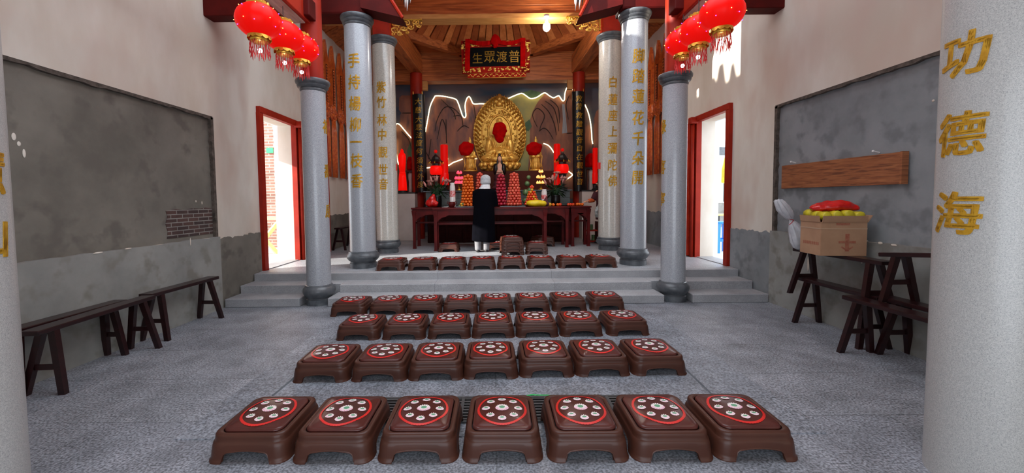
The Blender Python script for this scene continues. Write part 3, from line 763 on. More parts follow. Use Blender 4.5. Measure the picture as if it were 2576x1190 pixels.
# ------------------------------------------------------------------ kneeling stools
def make_stool():
    t = empty('kneeling_stool')
    # body: a moulded shell with an arched opening on every side
    per = []
    NS = 26
    def outline(h, r):
        """points round a rounded square of half size h; returns (x, y, s) with s in -1..1 along the side"""
        out = []
        for k in range(4):
            ca, sa = math.cos(k * PI / 2), math.sin(k * PI / 2)
            row = []
            for i in range(NS + 1):
                s = -1 + 2 * i / NS
                s = s * (1 - .10 * (1 - s * s))
                u = s * (h - r); row.append((u, -h, u / h))
            for i in range(1, 6):
                a = -PI / 2 + (PI / 2) * i / 6
                row.append((h - r + r * math.cos(a), -h + r + r * math.sin(a), 1.0))
            out += [(x * ca - y * sa, x * sa + y * ca, s) for x, y, s in row]
        return out
    def arch(s):
        w = .60; q = abs(s) / w
        if q >= 1: return 0.0
        return min(.052 + .016 * (1 - q * q), .052 * ((1 - q) / .10) ** .45 if q > .90 else 1)
    prof = [(.2185, 0), (.2185, .008), (.213, .014), (.2115, .03), (.209, .06), (.206, .085), (.202, .104), (.1985, .108), (.1965, .112), (.195, .128), (.194, .140), (.190, .149), (.180, .152), (.172, .151), (.166, .146)]
    mb = MB()
    levels = []
    base = outline(prof[0][0], .055)
    hts = [arch(p[2]) for p in base]
    for j, (h, z) in enumerate(prof):
        ol = outline(h, min(.06, h * .28))
        ring = []
        for p, a in zip(ol, hts):
            zz = z if z > .104 else a + (z) * (.104 - a) / .104
            # half size for the actual height
            if z <= .104 and a > 0:
                hh = None
                for (h0, z0), (h1, z1) in zip(prof, prof[1:]):
                    if z0 <= zz <= z1 + 1e-9: hh = h0 + (h1 - h0) * (zz - z0) / max(z1 - z0, 1e-6); break
                k = (hh or h) / h
                x, y = p[0], p[1]
                if abs(y) > abs(x): y = math.copysign(hh or h, y)
                else: x = math.copysign(hh or h, x)
                if j == 0: # raised lip round the opening
                    if abs(y) > abs(x): y *= 1.012
                    else: x *= 1.012
                ring.append((x, y, zz))
            else:
                ring.append((p[0], p[1], zz))
        levels.append(ring)
    mb.loft(levels, cap=False)
    body = mb.build('body', M['brown'], t)
    so = body.modifiers.new('s', 'SOLIDIFY'); so.thickness = .006; so.offset = -1
    bake(body); body.data.polygons.foreach_set('use_smooth', [True] * len(body.data.polygons)); body.data.set_sharp_from_angle(angle=math.radians(50))
    # padded seat
    mb = MB(); rings = []
    dome = lambda x, y: .150 + .024 * (1 - max(abs(x), abs(y)) ** 4 / .155 ** 4 * .55) + .006 * (1 - (x * x + y * y) / .024)
    for h, z in ((.161, .138), (.1615, .150), (.157, .160)):
        rings.append([(x, y, z) for x, y in rrect(h, h, .042)])
    for h in (.153, .140, .12, .09, .05, .012):
        rings.append([(x, y, dome(x, y)) for x, y in rrect(h, h, max(.040 * h / .155, h * .3))])
    mb.loft(rings)
    pad = mb.build('seat_pad', M['pad'], t, smooth=True)
    # lotus print
    mb = MB()
    D = lambda x, y, k: (x, y, dome(x, y) + .0012 + k * .0004)
    n = 56
    for i in range(n):
        a0, a1 = 2 * PI * i / n, 2 * PI * (i + .82) / n
        r0, r1 = .129, .1425
        mb.poly([D(r0 * math.cos(a0), r0 * math.sin(a0), 0), D(r1 * math.cos(a0), r1 * math.sin(a0), 0), D(r1 * math.cos(a1), r1 * math.sin(a1), 0), D(r0 * math.cos(a1), r0 * math.sin(a1), 0)])
        a2 = 2 * PI * (i + 1.02) / n; r2, r3 = .129, .139
        mb.poly([D(r2 * math.cos(a1), r2 * math.sin(a1), 0), D(r3 * math.cos(a1), r3 * math.sin(a1), 0), D(r3 * math.cos(a2), r3 * math.sin(a2), 0), D(r2 * math.cos(a2), r2 * math.sin(a2), 0)])
    def ell(cx, cy, rx, ry, rot, k, mi, seg=9):
        mb.mi = mi; c, s = math.cos(rot), math.sin(rot)
        mb.poly([D(cx + rx * math.cos(t) * c - ry * math.sin(t) * s, cy + rx * math.cos(t) * s + ry * math.sin(t) * c, k) for t in [2 * PI * q / seg for q in range(seg)]])
    def lotus(cx, cy, w, big):
        ell(cx, cy, w * .5, w * .34, 0, 1, 2, 14)
        m = 7 if big else 5
        for i in range(m):      # outer petals below
            a = math.radians(200 + 140 * i / (m - 1))
            ell(cx + w * .40 * math.cos(a), cy + w * .10 + w * .34 * math.sin(a), w * .15, w * .085, a, 2 + (i % 2) * .3, 1, 8)
            if big: ell(cx + w * .50 * math.cos(a), cy + w * .10 + w * .42 * math.sin(a), w * .05, w * .04, a, 3, 4, 6)
        for i in range(m):      # small petals above
            a = math.radians(20 + 140 * i / (m - 1))
            ell(cx + w * .36 * math.cos(a), cy + w * .08 + w * .30 * math.sin(a), w * .11, w * .065, a, 2, 2, 7)
        ell(cx, cy + w * .10, w * (.22 if big else .26), w * (.17 if big else .13), 0, 4, 3, 10)
        if big:
            for i in range(6):
                a = math.radians(205 + 130 * i / 5)
                ell(cx + w * .26 * math.cos(a), cy + w * .02 + w * .2 * math.sin(a), w * .09, w * .05, a, 5, 2, 7)
    lotus(0, 0, .078, True)
    for i in range(8):
        a = i * PI / 4
        lotus(.093 * math.cos(a), .093 * math.sin(a), .047, False)
    lp = mb.build('lotus_print', [M['ring'], M['petal'], M['petalw'], M['lgreen'], M['petalp']], pad)
    for o_ in (body, pad, lp):
        o_.data.transform(Matrix.Diagonal((1.02, 1.11, .97, 1)))
    return t

stool0 = make_stool()
used = [0]
def put_stool(x, y, z, rz, label, group, tilt=None):
    if not used[0]:
        o = stool0; used[0] = 1
        tag(o, label, 'stool', group)
    else:
        o = dup(stool0, label=label, group=group)
    o.location = (x, y, z); o.rotation_euler = tilt or (0, 0, rz)
    return o
ORD = ['first', 'second', 'third', 'fourth', 'fifth', 'sixth', 'seventh', 'eighth']
ROWS = [
    (0, 'front row beside the drain grate', 'stools in the front row', [(616, 1169), (829, 1171), (1047, 1168), (1266, 1168), (1486, 1166), (1702, 1165), (1917, 1163)]),
    (0, 'row behind the drain grate', 'stools behind the drain', [(800, 966), (948, 965), (1093, 962), (1234, 957), (1377, 951), (1519, 949), (1664, 948)]),
    (0, 'third row from the drain', 'stools in the middle row', [(895, 859), (1012, 858), (1127, 856), (1240, 854), (1353, 852), (1466, 850), (1584, 847)]),
    (0, 'row at the foot of the steps', 'stools at the foot of the steps', [(871, 797), (968, 796), (1063, 794), (1156, 792), (1248, 789), (1341, 787), (1434, 784), (1531, 782)]),
    (PZ, 'row on the raised platform', 'stools on the platform', [(978, 682), (1058, 682), (1135, 681), (1211, 680), (1287, 678), (1364, 677), (1442, 675), (1520, 674)]),
]
for ri, (z, rn, gp, pts) in enumerate(ROWS):
    ps = [U(px, py, z=z) for px, py in pts]
    sl = (ps[-1].y - ps[0].y) / (ps[-1].x - ps[0].x)
    y0 = ps[0].y
    for i, p in enumerate(ps):
        yy = (p.y * .35 + (y0 + sl * (p.x - ps[0].x)) * .65) + .2425
        xx = p.x
        put_stool(xx, yy, z, math.atan(sl) * .6 + random.uniform(-.012, .012), f'brown lotus stool, {rn}, {ORD[i]} from brick-patch wall', gp)
# stools about the offering tables
p = U(1128, 634, z=PZ); put_stool(p.x, p.y + .22, PZ, .02, 'brown lotus stool standing under the front offering table', 'stools near the tables')
p = U(1250, 640, z=PZ); put_stool(.02, 8.62, PZ, .12, 'brown lotus stool askew at the worshipper\'s heels', 'stools near the tables')
p = U(1288, 642, z=PZ)
for k in range(4): put_stool(p.x, p.y + .21, PZ + .063 * k, .10, f'brown lotus stool, {["bottom", "second", "third", "topmost"][k]} of the sunlit stack behind the worshipper', 'sunlit stack of stools')
p = U(1353, 640, z=PZ)
for k in range(2): put_stool(p.x, p.y + .22, PZ + .063 * k, -.12, f'brown lotus stool, {["lower", "upper"][k]} of the pair stacked beside the sunlit stack', 'pair of stacked stools')
p = U(1362, 622, z=PZ)
for k in range(2): put_stool(p.x + .06, p.y + .30, PZ + .063 * k, .35, f'brown lotus stool, {["lower", "upper"][k]} of the turned pair under the yellow bundle', 'turned pair of stools')

# ------------------------------------------------------------------ long benches
def make_bench(L=1.0, Hh=.5, wid=.14, sp=.135, inset=.13, label='', group='', leglen=.05):
    t = empty('long_bench', label=label, cat='bench', group=group)
    mb = MB(); mb.box((0, 0, Hh - .018), (wid, L, .036), bev=.006, seg=2); mb.build('seat', M['maroon'], t)
    for sy in (-1, 1):
        for sx in (-1, 1):
            a = Vector((sx * wid * .30, sy * (L / 2 - inset), Hh - .03)); b = Vector((sx * sp, sy * (L / 2 - inset + leglen), 0))
            mb = MB()
            d = (b - a); w2, w1 = .024, .019
            sec = lambda c, w, q: [c + Vector((w, q, 0)), c + Vector((-w, q, 0)), c + Vector((-w, -q, 0)), c + Vector((w, -q, 0))]
            mb.loft([sec(b, .022, .019), sec(a, .025, .021)])
            mb.build('leg', M['maroon'], t)
        f = .40
        yy = sy * (L / 2 - inset + leglen * (1 - f)); hw = sp + (wid * .3 - sp) * f
        mb = MB(); mb.box((0, yy, Hh * f), (hw * 2 + .01, .018, .042), bev=.003, seg=1); mb.build('stretcher', M['maroon'], t)
    return t
def bench(x, y, z=0, rz=0, **k):
    o = make_bench(**k); o.location = (x, y, z); o.rotation_euler = (0, 0, rz); return o
GB = 'benches along the brick-patch wall'
bench(-3.515, 3.21, wid=.13, sp=.085, label='long dark bench tight against the wall, closest to the cut-off column', group=GB, L=.98, rz=.0)
bench(-3.355, 3.32, wid=.13, sp=.13, label='long dark bench standing out in front of another bench by the cement wall', group=GB, L=1.08, rz=.075)
bench(-3.465, 4.38, label='reddish long bench standing alone below the exposed brick patch', group=GB, L=.94, rz=-.02)
GR = 'benches stacked by the cardboard box'
bench(3.475, 3.98, label='long bench on the floor under the bench that carries the cardboard box', group=GR, L=.95, rz=-.01)
bench(3.47, 3.99, .323, label='long bench stacked on top, carrying the cardboard box and the white bag', group=GR, L=1.02, rz=.02, sp=.15)
bench(3.235, 3.03, label='long bench on the floor on the aisle side, under the bare stacked bench', group=GR, L=1.12, rz=0)
bench(3.535, 3.06, label='long bench on the floor against the wall, under the bare stacked bench', group=GR, L=.97, rz=0)
ub = bench(3.47, 2.95, .545, label='bare bench stacked on top, partly hidden by the column with large gold characters', group=GR, L=1.0, rz=0.02, Hh=.42, sp=.145)
ub.rotation_euler = (-.12, 0, .02)
bench(-3.40, 9.1, PZ, label='long bench in the rear hall under the hanging carved pendants', group='benches in the rear hall', L=1.05, rz=.02)

# ------------------------------------------------------------------ box, bags and board by the stacked benches
zt = .824
bx = empty('cardboard_box', (3.40, 3.985, zt), math.radians(-7.5), 'open brown cardboard box full of yellow packets on the stacked bench', 'box')
def cbox():
    w, d, h = .40, .31, .33
    mb = MB()
    mb.box((0, -d / 2, h / 2), (w, .006, h)); mb.box((0, d / 2, h / 2), (w, .006, h))
    mb.box((-w / 2, 0, h / 2), (.006, d, h)); mb.box((w / 2, 0, h / 2), (.006, d, h)); mb.box((0, 0, .003), (w, d, .006))
    mb.build('carton', M['card'], bx)
    for nm, c, dm, r in (('flap', (0, -d / 2 - .012, h + .028), (w - .01, .006, .06), Matrix.Rotation(.18, 3, 'X')), ('flap', (-w / 2 - .012, .0, h + .028), (.006, d - .01, .06), Matrix.Rotation(-.16, 3, 'Y')), ('flap', (w / 2 + .03, 0, h + .028), (.006, d - .01, .08), Matrix.Rotation(.55, 3, 'Y')), ('flap', (0, d / 2 + .02, h + .02), (w - .01, .006, .08), Matrix.Rotation(-.4, 3, 'X'))):
        mb = MB(); mb.box((0, 0, 0), dm, r); mb.build(nm, M['card'], bx, loc=c)
    mb = MB()
    mb.box((0, -d / 2 - .0045, h * .80), (w + .004, .002, .010)); mb.box((-w / 2 - .0045, 0, h * .80), (.002, d + .004, .010))
    mb.build('tape_strip', M['tape'], bx)
    # faint printed emblem and line of print
    mb = MB()
    mb.box((.03, -d / 2 - .0042, .13), (.035, .0015, .17)); mb.box((.03, -d / 2 - .0042, .135), (.15, .0015, .022)); mb.box((.0, -d / 2 - .0042, .075), (.05, .0015, .014), Matrix.Rotation(.6, 3, 'Y')); mb.box((.06, -d / 2 - .0042, .075), (.05, .0015, .014), Matrix.Rotation(-.6, 3, 'Y'))
    mb.box((-.01, -d / 2 - .0042, .31), (.12, .0015, .022))
    mb.build('printed_emblem', M['cardprint'], bx); mb = MB()
    for i in range(9): mb.box((-w / 2 - .0042, -.12 + i * .027, .115), (.0015, .018, .026)); mb.box((-w / 2 - .0044, -.12 + i * .027, .115), (.0015, .006, .034))
    mb.build('printed_line', M['cardprint'], bx)
cbox()
k = 0
bm_ = Matrix.Rotation(math.radians(-7.5), 4, 'Z')
for iy in range(3):
    for ix in range(4):
        mb = MB(); r = .044
        mb.lathe([(.001, -.085), (r * .8, -.085), (r, -.07), (r * 1.02, 0), (r, .07), (r * .8, .085), (.001, .085)], seg=12)
        mb.jitter(.006, 22, k)
        o = mb.build('yellow_packet', M['yellow'], smooth=True)
        loc = Vector((3.40, 3.985, zt)) + (bm_ @ Vector((-.145 + ix * .097, -.105 + iy * .105, .385 + .008 * (k % 3))))
        o.location = loc; o.rotation_euler = (math.radians(90), 0, random.uniform(-.25, .25) + math.radians(-7.5)); o.scale = (1, 1, .62)
        tag(o, 'yellow wrapped packet of joss paper in the open cardboard box', 'packet', 'yellow packets in the box'); k += 1
rb = blob('red_plastic_bag', [((0, 0, .05), (.17, .10, .05)), ((-.12, 0, .045), (.08, .08, .045)), ((.06, .01, .07), (.12, .09, .05)), ((.15, 0, .04), (.07, .07, .035)), ((-.03, .02, .075), (.08, .06, .04))], M['redbag'], voxel=.012, smooth=4, noise=.012, nscale=16)
rb.location = (3.40, 3.985, zt + .42); rb.rotation_euler = (0, 0, math.radians(-14)); tag(rb, 'crumpled red plastic bag lying on the yellow packets', 'bag')
wb = empty('white_plastic_bag', (3.36, 4.36, zt), 0, 'knotted thin white plastic bag on the bench end beside the cardboard box', 'bag')
wb.location = (3.36, 4.40, zt)
def bagpart(name, path, seed):
    mb = MB(); rings = []
    for i, (px, py, rp) in enumerate(path):
        c = U(px, py, Y=4.40) - wb.location; r = rp * 4.40e-3
        rings.append([c + Vector((r * q * math.cos(a), r * .8 * q * math.sin(a), .012 * mnoise.noise(Vector((a * 2, i * .7, seed))))) for a in [2 * PI * k / 40 for k in range(40)] for q in [1 + .13 * math.sin(5 * a + seed + i * .5) + .09 * math.sin(11 * a + i * .9)]])
    mb.loft(rings); o = mb.build(name, M['clear'], wb, smooth=True); return o
bagpart('bag_body', [(2017, 629, 8), (2016, 624, 17), (2014, 610, 22), (2011, 592, 22), (2004, 574, 18), (1997, 562, 11), (1990, 553, 4.5)], 1)
bagpart('bag_neck', [(1990, 553, 4.5), (1985, 548, 9), (1979, 540, 14), (1973, 529, 16), (1967, 517, 14), (1962, 507, 12), (1959, 502, 7)], 4)
ct = U(1990, 553, Y=4.40) - wb.location
mb = MB(); mb.tube([ct + Vector((.026 * math.cos(a), .024 * math.sin(a), -.008 * math.cos(a))) for a in [i * PI / 7 for i in range(15)]] + [ct + Vector((-.02, -.05, -.02)), ct + Vector((-.06, -.06, -.05))], .004, 6); mb.build('tie', M['tassel'], wb)
# stained board on the wall
pa, pb = U(1962, 445, X=XR - .02), U(2270, 420, X=XR - .02)
wd = empty('wooden_board', (XR, 4.33, 1.72), 0, 'long stained wooden board hung on the grey wall above the cardboard box', 'board')
q1, q2, q3, q4 = [U(px, py, X=XR - .02) for px, py in ((1963, 419), (2268, 379), (2266, 461), (1962, 476))]
mb = MB(); yc = (q1.y + q2.y) / 2; zc = (q1.z + q2.z + q3.z + q4.z) / 4; hh = (q1.z - q4.z + q2.z - q3.z) / 2
mb.box((XR - .022 + .045, yc, zc), (.05, abs(q1.y - q2.y), hh), bev=.003, seg=1)
o = mb.build('plank', M['board'], wd); wd.location = (0, 0, 0)
mb = MB(); mb.box((XR - .004, q2.y - .012, zc), (.06, .02, hh + .004)); mb.build('end_cleat', M['board'], wd)
for y in (q1.y - (q1.y - q2.y) * .13, q1.y - (q1.y - q2.y) * .83):
    mb = MB(); mb.tube([(XR + .03, y, zc + hh / 2 + .02), (XR - .03, y, zc + hh / 2 + .035)], .006, 8); mb.ball((XR - .032, y, zc + hh / 2 + .035), .011, 8, 6); mb.build('nail', M['whiteplastic'], wd)

# ------------------------------------------------------------------ lanterns
def make_lantern():
    t = empty('red_lantern')
    rx, rz = .205, .165
    mb = MB(); nr = 24; seg = 48; rings = []
    for j in range(13):
        a = -PI / 2 + .33 + (PI - .66) * j / 12
        rings.append([(rx * math.cos(a) * (1 + .035 * (abs(math.cos(i * PI / seg * 14 / 1)) - .5)) * math.cos(2 * PI * i / seg), rx * math.cos(a) * (1 + .035 * (abs(math.cos(i * PI / seg * 14)) - .5)) * math.sin(2 * PI * i / seg), rz * math.sin(a)) for i in range(seg)])
    mb.loft(rings); mb.build('silk_body', M['redglow'], t, smooth=True)
    for z0, z1, r, nm in ((-.205, -.150, .085, 'lower_band'), (.150, .185, .075, 'upper_band')):
        mb = MB(); mb.lathe([(r * .9, z0), (r, z0 + .006), (r * .97, (z0 + z1) / 2), (r, z1 - .006), (r * .9, z1)], seg=24); mb.build(nm, M['goldring'], t, smooth=True)
    # scalloped gold rims
    mb = MB()
    for r, zm, h in ((.104, -.150, -.036), (.098, .146, .03)):
        mb = MB(); n_ = 72
        mb.loft([[(r * q * math.cos(2 * PI * i / n_), r * q * math.sin(2 * PI * i / n_), zm + h * t_ * (.55 + .45 * abs(math.cos(PI * i / 6)))) for i in range(n_)] for q, t_ in ((.8, -.2), (1.0, 0), (1.03, 1), (1.0, 1))], cap=False)
        mb.build('gold_trim', M['goldring'], t)
    mb = MB()
    for i in range(26):
        a = 2 * PI * i / 26; r = .082
        p = Vector((r * math.cos(a), r * math.sin(a), -.20)); n = 5
        ln = .13 + .05 * ((i * 7) % 5) / 5
        mb.tube([p + Vector((.007 * math.sin(i * 2.1 + k * 1.3), .007 * math.cos(i * 1.7 + k), -ln * k / 4)) for k in range(5)], .006, 5, rs=[.003, .0035, .003, .0055, .002])
    mb.build('tassel_fringe', M['tassel'], t)
    mb = MB(); mb.tube([(0, 0, .18), (0, 0, .33)], .004, 6); mb.build('hanger', M['blackm'], t)
    mb = MB(); mb.ball((0, 0, -.285), .022, 12, 8); mb.build('lamp', M['whiteled'], t, smooth=True)
    for nm, m_, off in (('purple_fairy_lights', 'purple', 0), ('amber_fairy_lights', 'amber', .5)):
        mb = MB()
        for i in range(6):
            a0 = 2 * PI * (i + off) / 6
            for j in range(2):
                la = -.45 + .9 * j + (.25 if off else 0) + .12 * math.sin(i * 3 + j)
                q = 1.035
                mb.ball((rx * q * math.cos(la) * math.cos(a0 + la * .5), rx * q * math.cos(la) * math.sin(a0 + la * .5), rz * q * math.sin(la)), .0042, 6, 5)
        o = mb.build(nm, M[m_], t); o['kind'] = 'stuff'
    return t
lan0 = make_lantern()
LS = [(651, 53, 4.0, 'largest red lantern of the three hung at the outdoor brick doorway'), (714, 92, 4.5, 'middle red lantern of the three hung at the outdoor brick doorway'), (757, 122, 4.98, 'red lantern touching the red post at the outdoor brick doorway'),
      (1815, 34, 4.0, 'largest red lantern of the three before the sunlit wall'), (1757, 78, 4.5, 'middle red lantern of the three before the sunlit wall'), (1718, 106, 4.98, 'red lantern touching the red post before the sunlit wall')]
for i, (px, py, Y, lab) in enumerate(LS):
    p = U(px, py, Y=Y)
    o = lan0 if i == 0 else dup(lan0)
    o.location = p; o.rotation_euler = (0, 0, i * .7)
    tag(o, lab, 'lantern', 'red palace lanterns')

# ------------------------------------------------------------------ bulb on the wooden beam
p = U(1375, 66, Y=8.22)
pl_ = bpy.data.lights.new('bulb_light', 'POINT'); pl_.energy = 250; pl_.color = (1.0, .93, .84); pl_.shadow_soft_size = .085
po_ = bpy.data.objects.new('bulb_light', pl_); COL.objects.link(po_); po_.location = p
t = empty('hanging_bulb', p, 0, 'lit white bulb hanging from the lip of the wooden ceiling beam', 'lamp')
mb = MB(); mb.lathe([(.001, -.10), (.04, -.092), (.068, -.055), (.075, -.01), (.066, .035), (.036, .06)], seg=24); mb.build('bulb', M['bulb'], t, smooth=True)
mb = MB(); mb.lathe([(.036, .06), (.03, .11), (.028, .15), (.05, .17), (.055, .22)], seg=20); mb.build('socket', M['whiteplastic'], t, smooth=True)

# ------------------------------------------------------------------ carved gold brackets under the beam
def bracket(p0, p1, flip, lab):
    a, b = U(*p0, Y=8.30), U(*p1, Y=8.30)
    t = empty('carved_gold_bracket', (a.x, 8.30, a.z), 0, lab, 'bracket', 'carved gold brackets')
    w, h = abs(b.x - a.x), abs(b.z - a.z); s = 1 if not flip else -1
    mb = MB()
    mb.box((s * w / 2, 0, -.012), (w, .06, .024)); mb.box((s * .012, 0, -h / 2), (.024, .06, h * .9))
    mb.build('frame', M['goldpaint'], t)
    mb = MB(); R_ = random.Random(5)
    for cx, cz, r, turns in ((.2, .25, .16, 1.7), (.52, .22, .14, 1.5), (.80, .18, .12, 1.6), (.2, .62, .17, 1.5), (.45, .55, .13, 1.7), (.66, .48, .11, 1.4), (.34, .86, .10, 1.5), (.12, .9, .08, 1.4), (.9, .4, .08, 1.3), (.55, .80, .07, 1.2)):
        ph = R_.uniform(0, 6)
        path = [(s * (cx * w + r * w * (1 - k / 26) * math.cos(ph + k * turns * 2 * PI / 22)), -.01 - .012 * math.sin(k * .9), -(cz * h + r * h * 1.6 * (1 - k / 26) * math.sin(ph + k * turns * 2 * PI / 22) * .8)) for k in range(23)]
        mb.tube(path, .012, 6, rs=[.006 + .012 * math.sin(PI * k / 22) for k in range(23)])
    for i in range(26):
        cx = R_.random(); cz = R_.random() * (1 - .75 * cx)
        mb.ball((s * cx * w, -.015, -cz * h), .020, 8, 6, (1, .7, 1))
    mb.build('scroll_pattern', M['gold'], t, smooth=True)
    return t
bracket((977, 50), (1062, 90), False, 'carved gold scroll bracket beside the bamboo verse column')
bracket((1510, 41), (1424, 80), True, 'carved gold scroll bracket beside the white lotus verse column and the bulb')

# ------------------------------------------------------------------ plaque with red sash
Yp = 10.3
c = U(1247, 143, Y=Yp); sc = Yp / F
pl = empty('name_plaque', c, 0, 'black name plaque with four gold characters in a carved gilt frame', 'plaque')
pl.rotation_euler = (math.radians(8), -.012, 0)
w2, h2 = 84 * sc, 38 * sc
mb = MB(); mb.box((0, .02, 0), (128 * sc, .05, 48 * sc)); mb.build('panel', M['blackmatt'], pl)
mb = MB(); R_ = random.Random(3)
mb.box((0, .02, h2 - 8 * sc), (w2 * 2, .07, 15 * sc)); mb.box((0, .02, -h2 + 8 * sc), (w2 * 2, .07, 15 * sc))
mb.box((-w2 + 10 * sc, .02, 0), (20 * sc, .07, h2 * 2)); mb.box((w2 - 10 * sc, .02, 0), (20 * sc, .07, h2 * 2))
mb.build('frame', M['redmatt'], pl)
mb = MB()
def rim(n, f):
    for i in range(n):
        q = f(i); mb.ball((q[0], -.02, q[1]), 1, 8, 5, (R_.uniform(.02, .045), .012, R_.uniform(.014, .03)), Matrix.Rotation(R_.uniform(-.8, .8), 3, 'Y'))
rim(46, lambda i: (-w2 + 2 * w2 * R_.random(), h2 - (3 + 10 * R_.random()) * sc)); rim(46, lambda i: (-w2 + 2 * w2 * R_.random(), -h2 + (3 + 10 * R_.random()) * sc))
rim(26, lambda i: (-w2 + (2 + 15 * R_.random()) * sc, h2 * R_.uniform(-1, 1))); rim(26, lambda i: (w2 - (2 + 15 * R_.random()) * sc, h2 * R_.uniform(-1, 1)))
mb.build('gilt_pattern', M['gold'], pl, smooth=True)
mb = MB(); mb.box((2 * sc, .03, -h2 - 5 * sc), (146 * sc, .05, 13 * sc)); mb.build('apron', M['redmatt'], pl)
mb = MB()
for i in range(40): mb.ball((2 * sc + (i - 19.5) * 3.6 * sc, -.002, -h2 - 5 * sc + .03 * math.sin(i * 1.7)), 1, 8, 5, (.024, .01, .014), Matrix.Rotation(math.sin(i) * .8, 3, 'Y'))
for zz in (-h2 - 11 * sc, -h2 + .5 * sc): mb.box((2 * sc, 0, zz), (146 * sc, .012, .012))
mb.build('apron_gilt_pattern', M['gold'], pl, smooth=True)
lettering([('生', -45 * sc, -2 * sc, 27 * sc), ('眾', -15 * sc, 0, 30 * sc), ('渡', 15 * sc, 0, 28 * sc), ('普', 46 * sc, 0, 30 * sc)], lambda u, v, w: Vector((u, -.006 - w, v)), off=.002, parent=pl, ext=.01)
# red sash
rs = empty('red_cloth_festoon', c, 0, 'red cloth sash with a rosette knotted over the black name plaque', 'sash'); rs.rotation_euler = pl.rotation_euler; rs.location.y -= .04
def ribbon(name, cl, wid):
    mb = MB(); A, B = [], []
    for (x, z), (dx, dz), yy in zip(cl[0], cl[1], cl[2]):
        A.append((x - dx * wid / 2, yy, z - dz * wid / 2)); B.append((x + dx * wid / 2, yy, z + dz * wid / 2))
    rings = [[Vector(a), Vector(b), Vector(b) + Vector((0, .012, 0)), Vector(a) + Vector((0, .012, 0))] for a, b in zip(A, B)]
    mb.loft(rings); return mb.build(name, M['redcloth'], rs, smooth=False)
n = 15
for s in (-1, 1):
    xs = [s * 66 * sc * (1 - i / (n - 1)) for i in range(n)]
    ribbon('swag', ([(x, 36 * sc - 7 * sc * math.sin(PI * i / (n - 1)) * (1) - 2 * sc * i / n) for i, x in enumerate(xs)], [(0, 1)] * n, [-.06 - .01 * math.sin(i * 2) for i in range(n)]), 9 * sc)
    zs = [40 * sc - (66 + (8 if s < 0 else 0)) * sc * i / (n - 1) for i in range(n)]
    ribbon('tail', ([(s * (67 + (4 * i / n if s < 0 else -1 * i / n)) * sc, z) for i, z in enumerate(zs)], [(1, 0)] * n, [-.055 - .012 * math.sin(i * 1.3) for i in range(n)]), 12 * sc)
blob('rosette', [((0, -.07, 36 * sc), (11 * sc, .06, 13 * sc)), ((-6 * sc, -.07, 33 * sc), (7 * sc, .05, 8 * sc)), ((7 * sc, -.07, 34 * sc), (7 * sc, .05, 8 * sc)), ((0, -.07, 24 * sc), (8 * sc, .04, 7 * sc))], M['redcloth'], rs, voxel=.02, smooth=2, noise=.02, nscale=14)

# ------------------------------------------------------------------ black verse boards on the altar columns
def verse(p_top, p_bot, txt, tops, lab):
    a, b = U(*p_top, Y=10.90), U(*p_bot, Y=10.90)
    o = empty('verse_board', (0, 0, 0), 0, lab, 'verse board', 'black verse boards')
    w = .33; n = 14; d = b - a
    mb = MB()
    sec = []
    for i in range(9):
        x = -w / 2 + w * i / 8; sec.append((x, .10 * (x / (w / 2)) ** 2 * .8))
    outl = sec + [(x, y + .03) for x, y in sec[::-1]]
    rings = [[a.lerp(b, k) + Vector((x, y - .02, 0)) for x, y in outl] for k in (0, .5, 1)]
    mb.loft(rings); mb.build('board', M['black'], o, auto=30)
    items = []
    for ch, py in zip(txt, tops):
        z = U(p_top[0], py, Y=10.90).z; items.append((ch, 0, z, .185))
    def place(u, v, ww):
        f = (v - a.z) / (b.z - a.z); c0 = a.lerp(b, f)
        return Vector((c0.x + u, c0.y - .026 + .08 * (u / (w / 2)) ** 2 - ww, v))
    lettering(items, place, off=.004, shear=.15, parent=o, ext=.012)
    for s in (-1, 1):
        mb = MB(); mb.tube([a + Vector((s * .12, -.03, -.02)), a + Vector((s * .12, -.03, .05))], .008, 6); mb.build('hook', M['goldring'], o)
verse((1051, 236), (1059, 484), '大慈大悲法度何須法外度', (255, 277, 301, 320, 340, 360, 381, 404, 424, 444, 464), 'black lacquer verse board with gold characters beside the tall red candle and waterless cliffs')
verse((1456, 229), (1459, 481), '救苦救難觀音自在觀世音', (248, 268, 290, 312, 333, 353, 373, 395, 416, 437, 457), 'black lacquer verse board with gold characters on the waterfall side of the mural')

# ------------------------------------------------------------------ hanging carved pendants on the rear side walls
def make_pendant():
    t = empty('hanging_carved_pendant')
    mb = MB()
    P = [(-.10, 0), (-.115, .9), (-.12, 1.02), (-.06, 1.16), (-.045, 1.28), (0, 1.40), (.045, 1.28), (.06, 1.16), (.12, 1.02), (.115, .9), (.10, 0)]
    mb.prism(P, (0, -.03, 0), (1, 0, 0), (0, 0, 1), (0, 1, 0), .06); mb.build('pointed_board', M['lacq'], t)
    mb = MB(); mb.box((0, -.032, .45), (.07, .02, .86)); mb.build('slot', M['lacqdark'], t)
    mb = MB()
    for i in range(14): mb.ball((0, -.04, .06 + i * .06), .028, 8, 6, (1, .5, 1))
    mb.build('bead_pattern', M['lacq'], t, smooth=True)
    mb = MB(); mb.ball((0, 0, -.06), 1, 20, 14, (.15, .06, .21)); 
    R_ = random.Random(2)
    for i in range(40):
        a = R_.random() * 2 * PI; r = math.sqrt(R_.random())
        mb.ball((.14 * r * math.cos(a), -.055 * math.sqrt(max(0, 1 - r * r)) - .005, -.06 + .20 * r * math.sin(a)), .022, 7, 5)
    mb.build('rosette_pattern', M['lacq'], t, smooth=True)
    for i in range(5):
        mb = MB(); x = -.10 + .05 * i
        mb.tube([(x * .7, -.01, -.22), (x, -.015, -.5), (x * 1.05, -.012, -1.0), (x * 1.05, -.012, -1.50)], .022, 8, rs=[.016, .024, .024, .020]); mb.build('strand', M['lacq'], t, smooth=True)
    return t
